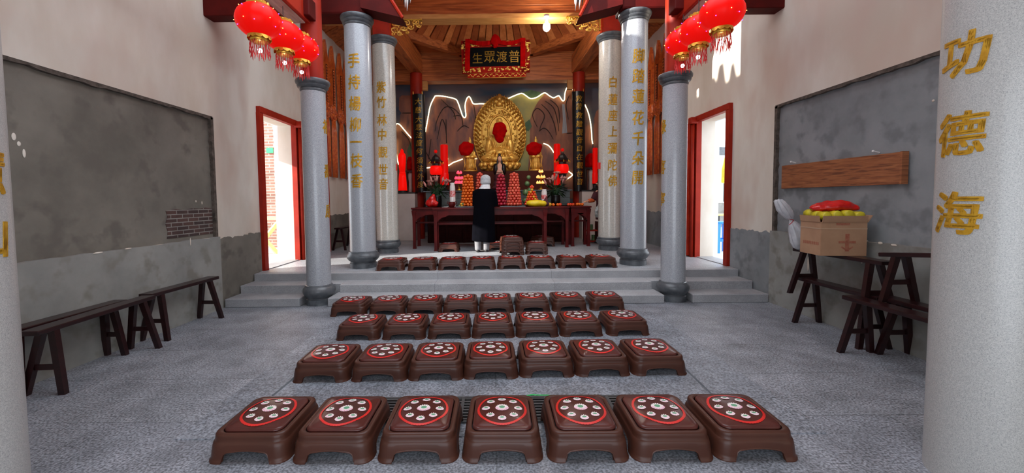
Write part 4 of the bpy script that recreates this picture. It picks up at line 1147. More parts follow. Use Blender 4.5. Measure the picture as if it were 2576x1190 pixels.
pen0 = make_pendant(); first = [True]
for s, x, lst in ((-1, XL + .06, [(821, 288), (838, 290), (857, 293), (873, 296)]), (1, XR - .06, [(1672, 278), (1655, 286), (1637, 290), (1622, 292)])):
    for i, (px, py) in enumerate(lst):
        p = U(px, py, X=x)
        o = pen0 if first[0] else dup(pen0); first[0] = False
        o.location = (x, p.y, 3.44); o.rotation_euler = (0, 0, PI / 2 if s < 0 else -PI / 2)
        tag(o, ('carved red gold pendant above the rear bench, ' if s < 0 else 'carved red gold pendant by the sunlit column, ') + ORD[i] + ' from the door', 'pendant', 'carved hanging pendants')
# ------------------------------------------------------------------ offering tables
def table(x0, x1, y0, y1, zt, lab, group='offering tables', legw=.065):
    t = empty('offering_table', ((x0 + x1) / 2, (y0 + y1) / 2, PZ), 0, lab, 'table', group)
    w, d, h = x1 - x0, y1 - y0, zt - PZ
    mb = MB(); mb.box((0, 0, h - .02), (w, d, .04), bev=.008); mb.box((0, 0, h - .05), (w - .05, d - .05, .03)); mb.build('tabletop', M['altar_red'], t)
    mb = MB()
    mb.box((0, -d / 2 + .05, h - .11), (w - .14, .022, .10)); mb.box((0, d / 2 - .05, h - .11), (w - .14, .022, .10))
    for s in (-1, 1): mb.box((s * (w / 2 - .07), 0, h - .11), (.022, d - .12, .10))
    mb.build('apron', M['altar_red'], t)
    for sx in (-1, 1):
        for sy in (-1, 1):
            X, Y = sx * (w / 2 - .06), sy * (d / 2 - .055)
            mb = MB(); q = legw / 2
            sec = lambda z, k, ox: [(X + ox - q * k, Y - q * k, z), (X + ox + q * k, Y - q * k, z), (X + ox + q * k, Y + q * k, z), (X + ox - q * k, Y + q * k, z)]
            mb.loft([sec(0, 1.15, 0), sec(.04, 1.0, 0), sec(.30, .92, 0), sec(h - .20, 1.0, 0), sec(h - .12, 1.35, 0), sec(h - .06, 1.5, 0)]); mb.build('leg', M['altar_red'], t)
            # curved spandrel between leg and apron
            mb = MB()
            pts = [(0, 0), (-sx * .26, 0), (-sx * .22, -.03), (-sx * .13, -.05), (-sx * .06, -.11), (-sx * .02, -.17), (0, -.18)]
            mb.prism(pts if sx < 0 else pts[::-1], (X, Y - .012, h - .16), (1, 0, 0), (0, 0, 1), (0, 1, 0), .024); mb.build('spandrel', M['altar_red'], t)
    mb = MB(); mb.box((0, 0, .62 * h), (w - .16, .03, .035)); mb.build('stretcher', M['altar_red'], t)
    for s in (-1, 1):
        mb = MB(); mb.box((s * (w / 2 - .06), 0, .62 * h), (.03, d - .14, .035)); mb.build('stretcher', M['altar_red'], t)
    return t
ZT = 1.245
table(-1.30, 1.14, 8.36, 8.74, ZT, 'narrow front offering table in dark red lacquer where the worshipper stands')
table(-1.84, 1.68, 8.79, 9.42, ZT, 'wide dark red lacquer offering table behind the front one, carrying the fruit towers')
table(1.72, 2.20, 8.95, 9.40, ZT, 'small dark red table end at the person in maroon, with apples and oranges on it')
# grey tray mats on the front table
for px0, px1, lab in ((1146, 1192, 'flat grey tray on the front table before the orange tower'), (1258, 1322, 'flat grey tray on the front table before the apple tower')):
    a, b = U(px0, 520, Y=8.45), U(px1, 520, Y=8.45)
    mb = MB(); mb.box(((a.x + b.x) / 2, 8.55, ZT + .012), (b.x - a.x, .26, .022), bev=.004, seg=1); tag(mb.build('tray', M['darkstone']), lab, 'tray', 'grey trays')

# ------------------------------------------------------------------ stone altar
at = empty('stone_altar', (.1, 10.5, PZ), 0, 'grey tiled stone altar behind the offering tables, with a higher step at the back', 'altar')
mb = MB(); mb.box((0, -.10, 1.105), (3.6, .9, .37)); mb.build('counter', M['altarstone'], at)
mb = MB(); mb.box((0, -.08, .46), (3.56, .86, .92))
for k in range(9): mb.box((-1.72 + k * .43, -.52, .46), (.07, .05, .92), bev=.008, seg=1)
for z in (.05, .46, .88): mb.box((0, -.515, z), (3.56, .04, .07), bev=.006, seg=1)
mb.build('wooden_front', M['altarwood'], at)
mb = MB(); mb.box((0, -.12, 1.295), (3.7, .98, .03), bev=.004, seg=1); mb.build('slab_top', M['darkstone'], at)
mb = MB(); mb.box((0, .85, .92), (3.6, 1.22, 1.84)); mb.build('upper_step', M['lacqdark'], at)
ZA, ZU = 1.642, PZ + 1.842
for s, pa, pb, lab in ((-1, (1000, 487), (1046, 600), 'cream tiled plinth carrying the red flame lamp beside the bamboo verse column'), (1, (1464, 481), (1512, 596), 'cream tiled plinth half hidden by the person in maroon')):
    a, b = U(*pa, Y=10.6), U(*pb, Y=10.6)
    mb = MB(); mb.box(((a.x + b.x) / 2, 10.78, (a.z + PZ) / 2), (abs(b.x - a.x), .36, a.z - PZ), bev=.006, seg=1)
    t = empty('cream_plinth', (0, 0, 0), 0, lab, 'plinth', 'cream plinths'); mb.build('block', M['cream'], t)
    mb = MB(); mb.box(((a.x + b.x) / 2, 10.78, a.z + .015), (abs(b.x - a.x) + .02, .40, .03)); mb.build('cap_slab', M['blackm'], t)

# ------------------------------------------------------------------ golden seated figure with its halo
HY = 11.83; hc = U(1257, 345, Y=HY); hs = HY / F
ha = empty('golden_halo', (hc.x, HY, ZU), 0, 'tall pointed golden flame halo standing behind the seated golden statue', 'halo')
z0, zt = 0.0, U(1257, 243, Y=HY).z - ZU
hw = 65 * hs; hh = zt
def mand(k, n=56):
    """pointed oval outline, scaled by k about its centre"""
    out = []
    for i in range(n):
        a = 2 * PI * i / n - PI / 2
        x = hw * math.cos(a); z = hh * .50 * math.sin(a)
        if math.sin(a) > 0: x *= (1 - .10 * math.sin(a) ** 3); z *= 1 + .02 * math.sin(a) ** 8
        else: x *= 1.0; z *= .98
        out.append((x * k, hh * .50 + z * k))
    return out
mb = MB(); mb.prism(mand(.97), (0, 0, 0), (1, 0, 0), (0, 0, 1), (0, 1, 0), .06); mb.build('back_panel', M['golddark'], ha)
for k, r in ((.985, .022), (.68, .022), (.44, .03)):
    mb = MB(); o_ = mand(k); mb.tube([(x, -.02, z + (.08 if k < .5 else .03 if k < .8 else 0)) for x, z in o_ + o_[:1]], r, 8); mb.build('rim', M['gold'], ha, smooth=True)
mb = MB(); R_ = random.Random(9)
for q, (kk, n, ln) in enumerate(((.93, 56, .12), (.87, 52, .13), (.81, 46, .13), (.74, 40, .12))):
    o_ = mand(kk, n)
    for i, (x, z) in enumerate(o_):
        a = math.atan2(z - hh * .5, x)
        d = Vector((math.cos(a) * .6, 0, math.sin(a) * .6 + .75)).normalized()
        c0 = Vector((x, -.02, z)); sd = Vector((d.z, 0, -d.x)) * .034
        tip = c0 + d * ln + Vector((0, -.05, 0))
        vs = [mb.bm.verts.new(v) for v in (c0 - sd, c0 + sd, tip, c0 + d * ln * .3 + Vector((0, -.085, 0)))]
        for f in ((0, 1, 3), (1, 2, 3), (2, 0, 3)): mb.bm.faces.new([vs[j] for j in f])
mb.build('flame_petal', M['gold'], ha); mb = MB()
for i in range(70):
    o_ = mand(R_.uniform(.50, .64), 60); x, z = o_[R_.randrange(60)]
    mb.ball((x, -.03, z + .05), 1, 7, 5, (R_.uniform(.02, .045), .03, R_.uniform(.02, .045)))
mb.build('bead_pattern', M['gold'], ha, smooth=True)
mb = MB()
for (x, z, r) in ((0, .06, .09), (-.09, -.02, .07), (.09, -.02, .07), (0, -.10, .08), (-.05, .03, .05), (.05, .03, .05), (0, .14, .05)): mb.ball((x, -.05, hh - .12 + z), r, 12, 8, (1, .6, 1))
mb.build('crest_pattern', M['gold'], ha, smooth=True)

def seated(name, loc, s, lab, group=None, cover=None):
    t = empty(name, loc, 0, lab, 'statue', group)
    R = Matrix.Rotation
    balls = [((0, 0, .16), (.46, .32, .14)), ((-.30, -.10, .17), (.20, .20, .12)), ((.30, -.10, .17), (.20, .20, .12)), ((0, -.22, .15), (.30, .14, .10)),
             ((0, .0, .40), (.26, .18, .24)), ((0, -.03, .60), (.27, .17, .20)), ((-.22, 0, .70), (.12, .12, .10)), ((.22, 0, .70), (.12, .12, .10)),
             ((-.29, -.02, .52), (.085, .10, .20), R(.12, 3, 'Y')), ((.29, -.02, .52), (.085, .10, .20), R(-.12, 3, 'Y')), ((0, -.14, .36), (.24, .12, .10)),
             ((-.20, -.18, .34), (.17, .075, .07), R(-.3, 3, 'Y')), ((.20, -.18, .34), (.17, .075, .07), R(.3, 3, 'Y')), ((0, -.25, .31), (.12, .07, .06)),
             ((0, 0, .82), (.075, .075, .12)), ((0, -.01, 1.00), (.125, .14, .165)), ((0, .02, 1.17), (.09, .09, .09)), ((0, -.14, .99), (.025, .03, .03)),
             ((-.13, 0, .97), (.025, .035, .08)), ((.13, 0, .97), (.025, .035, .08))]
    b = blob('body', [(Vector(c[0]) * s, tuple(v * s for v in c[1]), *c[2:]) for c in balls], M['gold'], t, voxel=.016 * s, smooth=3)
    mb = MB()
    for q in range(7):
        x = (-.18 + .06 * q) * s
        mb.tube([(x * 1.3, -.13 * s, .78 * s), (x, -.175 * s, .60 * s), (x * .7, -.20 * s, .44 * s), (x * 1.3, -.30 * s, .26 * s), (x * 1.8, -.36 * s, .08 * s)], .012 * s, 6)
    for q in range(3):
        mb.tube([((-.34 + .1 * q) * s, -.30 * s, .16 * s), ((-.1 + .03 * q) * s, (-.37 - .01 * q) * s, (.12 - .03 * q) * s), ((.3 - .05 * q) * s, -.30 * s, (.17 - .03 * q) * s)], .012 * s, 6)
    mb.build('robe_fold', M['gold'], t, smooth=True)
    # lotus throne
    mb = MB(); mb.lathe([(.40 * s, -.02 * s), (.50 * s, .0), (.52 * s, .04 * s), (.46 * s, .06 * s)], seg=32, sy=.75)
    for ring, z in ((.50, -.0), (.46, -.06)):
        for i in range(16):
            a = 2 * PI * i / 16 + ring * 3; mb.ball((ring * s * math.cos(a), ring * .75 * s * math.sin(a), z * s + .01), 1, 8, 6, (.07 * s, .06 * s, .07 * s))
    mb.lathe([(.38 * s, -.16 * s), (.40 * s, -.10 * s), (.36 * s, -.04 * s)], seg=28, sy=.75)
    mb.build('lotus_throne_petal', M['gold'], t, smooth=True)
    return t
bs = 1.06
zb_ = U(1257, 436, Y=10.95).z
buddha = seated('seated_golden_statue', (U(1257, 400, Y=11.22).x, 11.22, ZU + .18 * bs), bs, 'large seated golden statue in the middle of the altar, its face covered with red cloth')
hx = U(1257, 332, Y=11.08)
cl = blob('red_face_cloth', [((0, -.02, 0), (.17, .10, .25)), ((0, -.04, .06), (.19, .09, .20)), ((0, -.05, -.20), (.13, .05, .12)), ((.10, -.03, .02), (.12, .06, .06)), ((-.10, -.03, -.02), (.10, .06, .12))], M['redcloth'], voxel=.02, smooth=3, noise=.02, nscale=9)
cl.location = (hx.x, 11.04, hx.z); tag(cl, 'red cloth hung over the face of the large seated statue', 'cloth', 'red cloths over the statues')

def attendant(px, lab, lab2, s, cpx, cw, chh):
    a = U(px, 430, Y=10.96)
    t = empty('golden_attendant_statue', (a.x, 10.96, ZU), 0, lab, 'statue', 'golden attendants')
    balls = [((0, 0, .15), (.15, .12, .14)), ((0, 0, .30), (.13, .10, .22)), ((0, 0, .48), (.12, .09, .14)), ((-.11, -.03, .46), (.05, .06, .11)), ((.11, -.03, .46), (.05, .06, .11)), ((-.06, -.10, .40), (.07, .05, .05)), ((.06, -.10, .40), (.07, .05, .05)), ((0, 0, .62), (.04, .04, .06)), ((0, -.01, .72), (.065, .07, .085)), ((0, 0, .83), (.045, .045, .07)), ((0, 0, .91), (.025, .025, .05))]
    blob('body', balls, M['gold'], t, voxel=.014, smooth=3)
    mb = MB()
    for q in (-1, 1): mb.tube([(q * .10, -.05, .58), (q * .17, -.03, .40), (q * .14, -.08, .2), (q * .19, -.05, .02)], .014, 6)
    for q in range(4): mb.tube([((-.06 + .04 * q), -.09, .5), ((-.05 + .035 * q), -.12, .3), ((-.09 + .06 * q), -.14, .04)], .010, 6)
    mb.build('robe_ribbon_fold', M['gold'], t, smooth=True)
    mb = MB(); mb.lathe([(.17, 0), (.19, .02), (.17, .05)], seg=20); mb.build('base', M['gold'], t, smooth=True)
    c = U(*cpx, Y=10.82); sc_ = 10.82 / F
    o = blob('red_face_cloth', [((0, 0, 0), (cw * sc_, .06, chh * sc_)), ((cw * .5 * sc_, 0, chh * .3 * sc_), (cw * .7 * sc_, .05, chh * .5 * sc_)), ((-cw * .2 * sc_, 0, -chh * .3 * sc_), (cw * .7 * sc_, .05, chh * .7 * sc_))], M['redcloth'], voxel=.02, smooth=2, noise=.025, nscale=9)
    o.location = (c.x, 10.82, c.z); tag(o, lab2, 'cloth', 'red cloths over the statues')
attendant(1183, 'small golden attendant statue behind the orange tower', 'red cloth over the head of the attendant statue behind the orange tower', 1, (1172, 374), 18, 18)
attendant(1348, 'small golden attendant statue behind the red and yellow fruit pyramid', 'red cloth over the head of the attendant statue behind the fruit pyramid', 1, (1343, 374), 19, 17)

# small robed figure before the statue
g = U(1257, 432, Y=10.15)
t = empty('small_robed_figurine', (g.x, 10.15, ZA + .035), 0, 'small painted figurine with long black hair and dark shawl, before the large golden statue', 'figurine')
k = (U(1257, 388, Y=10.15).z - ZA) / .80
blob('body', [(Vector(c) * k, tuple(v * k for v in r)) for c, r in (((0, 0, .12), (.12, .10, .14)), ((0, 0, .32), (.11, .08, .22)), ((0, 0, .46), (.10, .065, .10)), ((0, 0, .58), (.028, .028, .05)), ((0, -.01, .66), (.047, .05, .065)), ((-.09, -.02, .42), (.04, .05, .10)), ((.09, -.02, .42), (.04, .05, .10)), ((0, -.09, .38), (.07, .03, .03)))], M['skin'], t, voxel=.012 * k, smooth=3)
blob('shawl', [(Vector(c) * k, tuple(v * k for v in r)) for c, r in (((-.085, 0, .43), (.065, .075, .14)), ((.085, 0, .43), (.065, .075, .14)), ((0, .03, .46), (.12, .06, .11)))], M['black'], t, voxel=.012 * k, smooth=2)
blob('hair', [(Vector(c) * k, tuple(v * k for v in r)) for c, r in (((0, .022, .68), (.055, .05, .065)), ((0, .02, .76), (.03, .03, .035)), ((-.048, .015, .58), (.022, .03, .10)), ((.048, .015, .58), (.022, .03, .10)))], M['hair'], t, voxel=.010 * k, smooth=2)
blob('skirt', [(Vector(c) * k, tuple(v * k for v in r)) for c, r in (((0, 0, .10), (.15, .12, .12)), ((0, 0, .24), (.125, .10, .16)), ((0, -.04, .02), (.18, .14, .05)))], M['plumrobe'], t, voxel=.014 * k, smooth=2)

# ------------------------------------------------------------------ lamps and candles
def palace_lamp(px, ytop, lab):
    Y = 10.05; s = Y / F; o = U(px, ytop, Y=Y); base = ZA
    t = empty('red_palace_lamp', (o.x, Y, base), 0, lab, 'lamp', 'red palace lamps'); h = o.z - base
    zz = lambda d: h - d * s
    mb = MB(); mb.lathe([(4 * s, 0), (13 * s, .0), (13 * s, .03), (5 * s, .06), (4 * s, zz(80)), (9 * s, zz(72)), (9 * s, zz(66)), (12 * s, zz(63))], seg=20); mb.build('stand', M['blackm'], t, auto=40)
    mb = MB(); mb.lathe([(12 * s, zz(62)), (15 * s, zz(58)), (15.5 * s, zz(50)), (14 * s, zz(42)), (12 * s, zz(40))], seg=24); mb.build('glass', M['lampglow'], t, smooth=True)
    mb = MB(); mb.lathe([(9 * s, zz(41)), (9 * s, zz(34)), (17 * s, zz(31)), (18 * s, zz(29)), (12 * s, zz(24)), (9 * s, zz(18)), (3 * s, zz(12)), (2 * s, zz(9))], seg=8)
    mb.build('roof', M['blackm'], t)
    mb = MB(); mb.ball((0, 0, zz(4)), 4.2 * s, 14, 10); mb.build('finial', M['candle'], t, smooth=True)
    for i in range(8):
        a = 2 * PI * i / 8
        mb = MB(); mb.tube([(16.5 * s * math.cos(a), 16.5 * s * math.sin(a), zz(30)), (19 * s * math.cos(a), 19 * s * math.sin(a), zz(32)), (19 * s * math.cos(a), 19 * s * math.sin(a), zz(35))], .012, 6); mb.build('eave_drop', M['goldring'], t)
palace_lamp(1096, 377, 'red glass palace lamp with black roof beside the tall red candle and pink lilies')
palace_lamp(1415, 373, 'red glass palace lamp with black roof beside the verse board on the waterfall side')
def tall_candle(px, y0, y1, w, lab, m='candle', Y=10.3, ZA=ZA):
    s = Y / F; a, b = U(px, y0, Y=Y), U(px, y1, Y=Y)
    t = empty('tall_red_candle', (a.x, Y, ZA), 0, lab, 'candle', 'tall red candles'); h = a.z - ZA; l = b.z - ZA
    ym = h - (h - l) * .70
    mb = MB(); mb.lathe([(w * s, ym), (w * s, h - .015), (w * s * .8, h)], seg=24); mb.build('shaft', M[m], t, auto=40)
    mb = MB(); mb.lathe([(w * 1.12 * s, l), (w * 1.12 * s, ym - .03), (w * 1.0 * s, ym)], seg=24); mb.build('sleeve', M[m], t, auto=40)
    mb = MB(); mb.lathe([(w * 1.4 * s, 0), (w * 1.5 * s, .02), (w * .6 * s, .06), (w * .6 * s, max(l - .03, .08)), (w * 1.2 * s, l)], seg=20); mb.build('holder', M['blackm'], t, auto=40)
    mb = MB(); mb.tube([(0, 0, h), (0.004, 0, h + .03)], .005, 6); mb.build('wick', M['blackm'], t)
tall_candle(1117, 364, 466, 9.5, 'tall glossy red candle standing beside the palace lamp and the white porcelain vase')
tall_candle(1401, 362, 466, 8, 'tall red candle half behind the palace lamp on the waterfall side')
tall_candle(1497, 372, 462, 6, 'slim red candle close to the white lotus verse column', Y=10.72, ZA=U(1497, 481, Y=10.6).z + .032)
# flame shaped lamp on the cream plinth
Y = 10.76; s = Y / F; a = U(1011, 376, Y=Y); b = U(1011, 486, Y=Y)
t = empty('red_flame_lamp', (a.x, Y, U(1000, 487, Y=10.6).z + .032), 0, 'tall lit red lamp with a flame shaped tip on the cream plinth', 'lamp'); h = a.z - b.z
mb = MB(); mb.lathe([(11 * s, .05), (10.5 * s, .16), (9 * s, .42), (8 * s, .50)], seg=24); mb.build('lower_glass', M['lampglow'], t, smooth=True)
mb = MB(); mb.lathe([(8 * s, .50), (6.5 * s, .58), (7 * s, h - .62), (8.5 * s, h - .42), (9.5 * s, h - .22), (8 * s, h - .14), (4.5 * s, h - .10), (4 * s, h - .05), (1 * s, h)], seg=24); mb.build('flame_glass', M['lampglow'], t, smooth=True)
mb = MB(); mb.lathe([(12 * s, 0.0), (12 * s, .03), (11 * s, .05)], seg=24); mb.build('foot', M['blackm'], t)
# draped stands either side of the altar
def stand(px0, px1, y0, ym, y1, lab):
    a, b = U(px0, y0, Y=11.5), U(px1, y1, Y=11.5)
    xc = (a.x + b.x) / 2; w = abs(b.x - a.x)
    t = empty('draped_stand', (xc, 11.5, b.z), 0, lab, 'stand', 'draped stands'); h = a.z - b.z; hm = U(px0, ym, Y=11.5).z - b.z
    mb = MB(); mb.box((0, 0, hm + .02), (w, .26, .04)); 
    mb.build('shelf_top', M['blackm'], t)
    for q in (-1, 1):
        mb = MB(); mb.box((q * (w / 2 - .03), 0, hm / 2), (.04, .22, hm)); mb.build('leg', M['blackm'], t)
    blob('drape', [((0, 0, (hm + h) / 2 + .03), (w * .46, .12, (h - hm) * .52)), ((w * .1, 0, h - .06), (w * .34, .10, .08)), ((0, 0, hm + .12), (w * .5, .13, .10))], M['redcloth'], t, voxel=.025, smooth=2, noise=.02)
    mb = MB(); mb.lathe([(.06, .0), (.07, .02), (.055, hm * .5), (.075, hm * .8), (.05, hm)], seg=16); mb.build('urn', M['cream'], t, smooth=True)
stand(1022, 1043, 396, 433, 484, 'dark stand draped in deep red cloth beside the flame shaped lamp')
stand(1470, 1502, 388, 426, 479, 'dark stand draped in deep red cloth by the person in maroon')

# ------------------------------------------------------------------ flowers, vases and bowls
def bouquet(px, ypot, ybot, ytop, wpx, Y, lab, seed):
    s = Y / F; c = U(px, ybot, Y=Y); R_ = random.Random(seed)
    t = empty('lily_bouquet', (c.x, Y, ZT), 0, lab, 'flowers', 'lily arrangements'); zp = U(px, ypot, Y=Y).z - ZT; ztop = U(px, ytop, Y=Y).z - ZT
    mb = MB(); mb.lathe([(9 * s, 0), (11 * s, .02), (12 * s, zp * .6), (11 * s, zp * .9), (12 * s, zp), (10 * s, zp), (9.5 * s, zp * .9)], seg=20, capt=False); mb.build('pot', M['black'], t, smooth=True)
    mb = MB(); mb2 = MB()
    for i in range(60):
        a = R_.uniform(0, 2 * PI); r = R_.uniform(.2, 1) * wpx * s * .95; h = zp + R_.uniform(-.05, .55) * (ztop - zp)
        p0 = Vector((0, 0, zp)); p2 = Vector((r * math.cos(a), r * .6 * math.sin(a), h)); p1 = (p0 + p2) / 2 + Vector((0, 0, .08))
        mb.tube([p0, p1, p2], .004, 5)
        d = (p2 - p1).normalized(); sd = d.cross(Vector((0, .3, 1))).normalized() * .035
        q = p2 - d * .06
        vs = [mb2.bm.verts.new(v) for v in (q, q + d * .06 + sd, q + d * .17, q + d * .06 - sd)]; mb2.bm.faces.new(vs)
    mb.build('stem', M['leaf'], t); mb2.build('leaf', M['leaf'], t)
    for i in range(11):
        a = R_.uniform(-1, 1); hx_ = a * wpx * s; h = zp + (ztop - zp) * (1 - .5 * abs(a)) * R_.uniform(.72, 1.0)
        p = Vector((hx_, R_.uniform(-.10, .06), h)); d = Vector((a * .5, -.15, 1)).normalized()
        mb = MB(); mb.tube([Vector((hx_ * .2, 0, zp)), p * .6 + Vector((0, 0, zp * .4)), p], .005, 5); mb.mi = 1
        mb.tube([p, p + d * .05, p + d * .10, p + d * .15], .03, 7, rs=[.010, .026, .024, .004])
        if i % 3 == 0:
            for q in range(6):
                b_ = 2 * PI * q / 6; e = Vector((math.cos(b_), math.sin(b_), .35)).normalized()
                mb.tube([p + d * .08, p + d * .10 + e * .05, p + d * .09 + e * .10], .02, 5, rs=[.008, .022, .003])
        mb.build('lily', [M['leaf'], M['lily']], t, smooth=True)
bouquet(1100, 492, 515, 447, 26, 9.3, 'pink lilies with dark leaves in a black pot beside the red glass palace lamp', 3)
bouquet(1398, 491, 513, 443, 28, 9.3, 'pink and green lilies in a black pot beside the white vase and the yellow bundle', 8)
def vase(px, y0, y1, w, lab):
    Y = 8.97; s = Y / F; a = U(px, y0, Y=Y); t = empty('porcelain_vase', (a.x, Y, ZT), 0, lab, 'vase', 'white porcelain vases'); h = a.z - ZT
    mb = MB(); mb.lathe([(w * .9 * s, 0), (w * s, .02), (w * 1.02 * s, h * .3), (w * .98 * s, h * .42)], seg=24, capt=False); mb.build('foot', M['porcelain'], t, smooth=True)
    mb = MB(); mb.lathe([(w * .98 * s, h * .42), (w * 1.02 * s, h * .55), (w * .97 * s, h * .68)], seg=24, capb=False, capt=False); mb.build('painted_band', M['porcelainred'], t, smooth=True)
    mb = MB(); mb.lathe([(w * .97 * s, h * .68), (w * .9 * s, h * .85), (w * .7 * s, h * .94), (w * .8 * s, h), (w * .6 * s, h), (w * .5 * s, h * .9)], seg=24, capb=False); mb.build('neck', M['porcelain'], t, smooth=True)
vase(1138, 460, 512, 7.5, 'white porcelain vase with a red painted band beside the orange tower')
vase(1369, 476, 510, 7.5, 'white porcelain vase with a red painted band standing behind the yellow bundle')

# ------------------------------------------------------------------ fruit towers
def fruit_mesh(name, r, m, sc=(1, 1, .92), stalk=True):
    mb = MB(); mb.ball((0, 0, 0), r, 12, 8, sc)
    for v in mb.bm.verts:
        q = math.hypot(v.co.x, v.co.y)
        if v.co.z > 0 and q < r * .5: v.co.z -= r * .16 * (1 - q / (r * .5))
    if stalk: mb.mi = 1; mb.tube([(0, 0, r * .7), (.002, 0, r * 1.0)], .003, 5)
    o = mb.build(name, [m, M['leaf']], smooth=True); return o
protos = {}
def fruit(kind, r, m, loc, label, group, sc=(1, 1, .92)):
    key = (kind, r, m)
    if key not in protos: o = protos[key] = fruit_mesh(kind, r, M[m], sc)
    else: o = protos[key].copy(); COL.objects.link(o)
    o.location = loc; o.rotation_euler = (random.uniform(-.4, .4), random.uniform(-.4, .4), random.uniform(0, 6))
    return tag(o, label, kind.split('_')[-1], group)
def tower(px, ytop, wbot, wtop, Y, kind, r, m, flabel, group, slabel, alt=None, zb=None):
    s = Y / F; c = U(px, ytop, Y=Y); zb = zb or ZT
    t = empty('fruit_stand', (c.x, Y, zb), 0, slabel, 'stand', 'fruit stands'); h = c.z - zb
    R0, R1 = wbot * s - r, max(wtop * s - r, .012)
    mb = MB(); mb.lathe([(R0 * .85, .0), (R0 + r * .2, .014), (R0 * .5, .024)], seg=20); mb.build('plate', M['altar_red'], t, smooth=True)
    mb = MB(); mb.lathe([(max(R0 - r * .72, .01), .02), (max(R1 - r * .7, .006), h - r)], seg=14); mb.build('core', M['redcloth'], t, smooth=True)
    n = max(2, int((h - .02) / (r * 1.62)))
    for j in range(n):
        f = j / max(n - 1, 1); R = R0 + (R1 - R0) * f; z = zb + .024 + r * .9 + (h - r * 1.9 - .02) * f
        k = max(1, int(2 * PI * R / (r * 2.02)))
        for i in range(k):
            a = -PI / 2 + 2 * PI * (i + .5 * (j % 2)) / k
            da = (a + PI / 2 + PI) % (2 * PI) - PI
            if abs(da) > 1.9 and k > 2: continue
            mm = m if not alt or (i + j) % 3 else alt
            fruit(kind, r, mm, (c.x + R * math.cos(a), Y + R * math.sin(a), z), flabel, group)
    fruit(kind, r, m, (c.x, Y, zb + h), flabel, group)
tower(1177, 441, 20, 13, 9.02, 'orange', .036, 'orange', 'orange in the tall tower beside the worshipper and the white vase', 'oranges in the tall tower', 'plate with a red core holding the tall tower of oranges')
tower(1293, 436, 20, 12, 9.02, 'red_apple', .037, 'apple', 'red apple in the tall tower between the worshipper and the yellow bundle', 'apples in the tall tower', 'plate with a red core holding the tall tower of red apples')
tower(1260, 440, 16, 11, 9.1, 'dragon_fruit', .040, 'dragon', 'dark red dragon fruit piled between the worshipper and the apple tower', 'dragon fruits in the pile', 'plate with a red core holding the dragon fruit pile')
tower(1207, 436, 15, 9, 9.15, 'red_apple', .037, 'apple', 'red apple piled half behind the worshipper\'s pale hat', 'apples behind the hat', 'plate with a red core holding apples behind the worshipper')
tower(1338, 468, 20, 6, 9.0, 'tomato', .032, 'tomato', 'red or yellow small fruit in the pyramid beside the white vase', 'fruits in the low pyramid', 'plate with a red core holding the low pyramid of red and yellow fruits', alt='lemon')
# gourd shaped green melons
c = U(1327, 500, Y=9.35)
for px, py, r in ((1322, 505, .07), (1335, 500, .07), (1322, 484, .075), (1333, 478, .06), (1326, 462, .062), (1330, 446, .05)):
    p = U(px, py, Y=9.38); z = p.z
    o = fruit('green_melon', r, 'melon', (p.x, 9.38, z), 'dark green melon in the heap between the apple tower and the fruit pyramid', 'green melons on the table', (1, 1, 1.05))
# single fruits on the small table and by the vase
for i, (px, m, kind, r) in enumerate(((1383, 'lemon', 'yellow_mango', .045), (1392, 'orange', 'orange', .038), (1403, 'orange', 'orange', .038), (1409, 'tomato', 'red_apple', .04))):
    p = U(px, 515, Y=8.95); fruit(kind, r, m, (p.x, 8.95, ZT + r * .9), 'loose yellow or orange fruit on the wide table beside the black lily pot', 'loose fruits by the lily pot')
for i, px in enumerate((1430, 1436, 1442, 1433)):
    p = U(px, 514, Y=9.06); fruit('red_apple', .036, 'tomato', (p.x, 9.06 + (.06 if i == 3 else 0), ZT + .034), 'bright red apple on the small side table', 'apples on the side table')
for i, px in enumerate((1452, 1458, 1465, 1456)):
    p = U(px, 514, Y=9.06); fruit('orange', .036, 'orange', (p.x, 9.06 + (.06 if i == 3 else 0), ZT + .034), 'orange on the small side table beside the person in maroon', 'oranges on the side table')
for i, (px, py) in enumerate(((1156, 513), (1162, 512), (1167, 514), (1160, 508), (1165, 508))):
    p = U(px, py, Y=8.92); fruit('green_pear', .03, 'lemon' if i % 2 else 'melon', (p.x, 8.92, ZT + (.028 if i < 3 else .07)), 'small yellow green fruit piled before the orange tower', 'yellow green fruits')
# lit lotus lamps
def lotus_lamp(px, rows, Y, m, lab, zbase):
    s = Y / F; c = U(px, rows[0][0], Y=Y); t = empty('lotus_lamp', (c.x, Y, zbase), 0, lab, 'lamp', 'lit lotus lamps')
    mb = MB(); zt_ = U(px, rows[-1][0], Y=Y).z - zbase
    mb.lathe([(.07, 0), (.08, .015), (.02, .04), (.012, zt_)], seg=14); mb.build('stem', M['goldring'], t, smooth=True)
    for (py, w, n) in rows:
        z = U(px, py, Y=Y).z - zbase
        mb = MB(); mb.lathe([(.015, z - .03), (w * s, z - .022), (w * s, z - .014), (.015, z - .006)], seg=18); mb.build('dish', M['goldring'], t, smooth=True)
        for i in range(n):
            a = 2 * PI * i / n + .3
            mb = MB(); mb.lathe([(.006, -.02), (.030, 0), (.033, .018), (.018, .045), (.002, .066)], (w * s * .8 * math.cos(a), w * s * .8 * math.sin(a), z), 10); mb.build('flower', M[m], t, smooth=True)
lotus_lamp(1155, [(461, 11, 7), (450, 11, 7), (436, 6, 3)], 10.02, 'pinkglow', 'glowing pink tiered lotus lamp beside the orange tower', ZA)
lotus_lamp(1361, [(461, 12, 8), (447, 11, 7), (433, 4, 2)], 10.02, 'peachglow', 'glowing peach tiered lotus lamp above the white vase by the fruit pyramid', ZA)
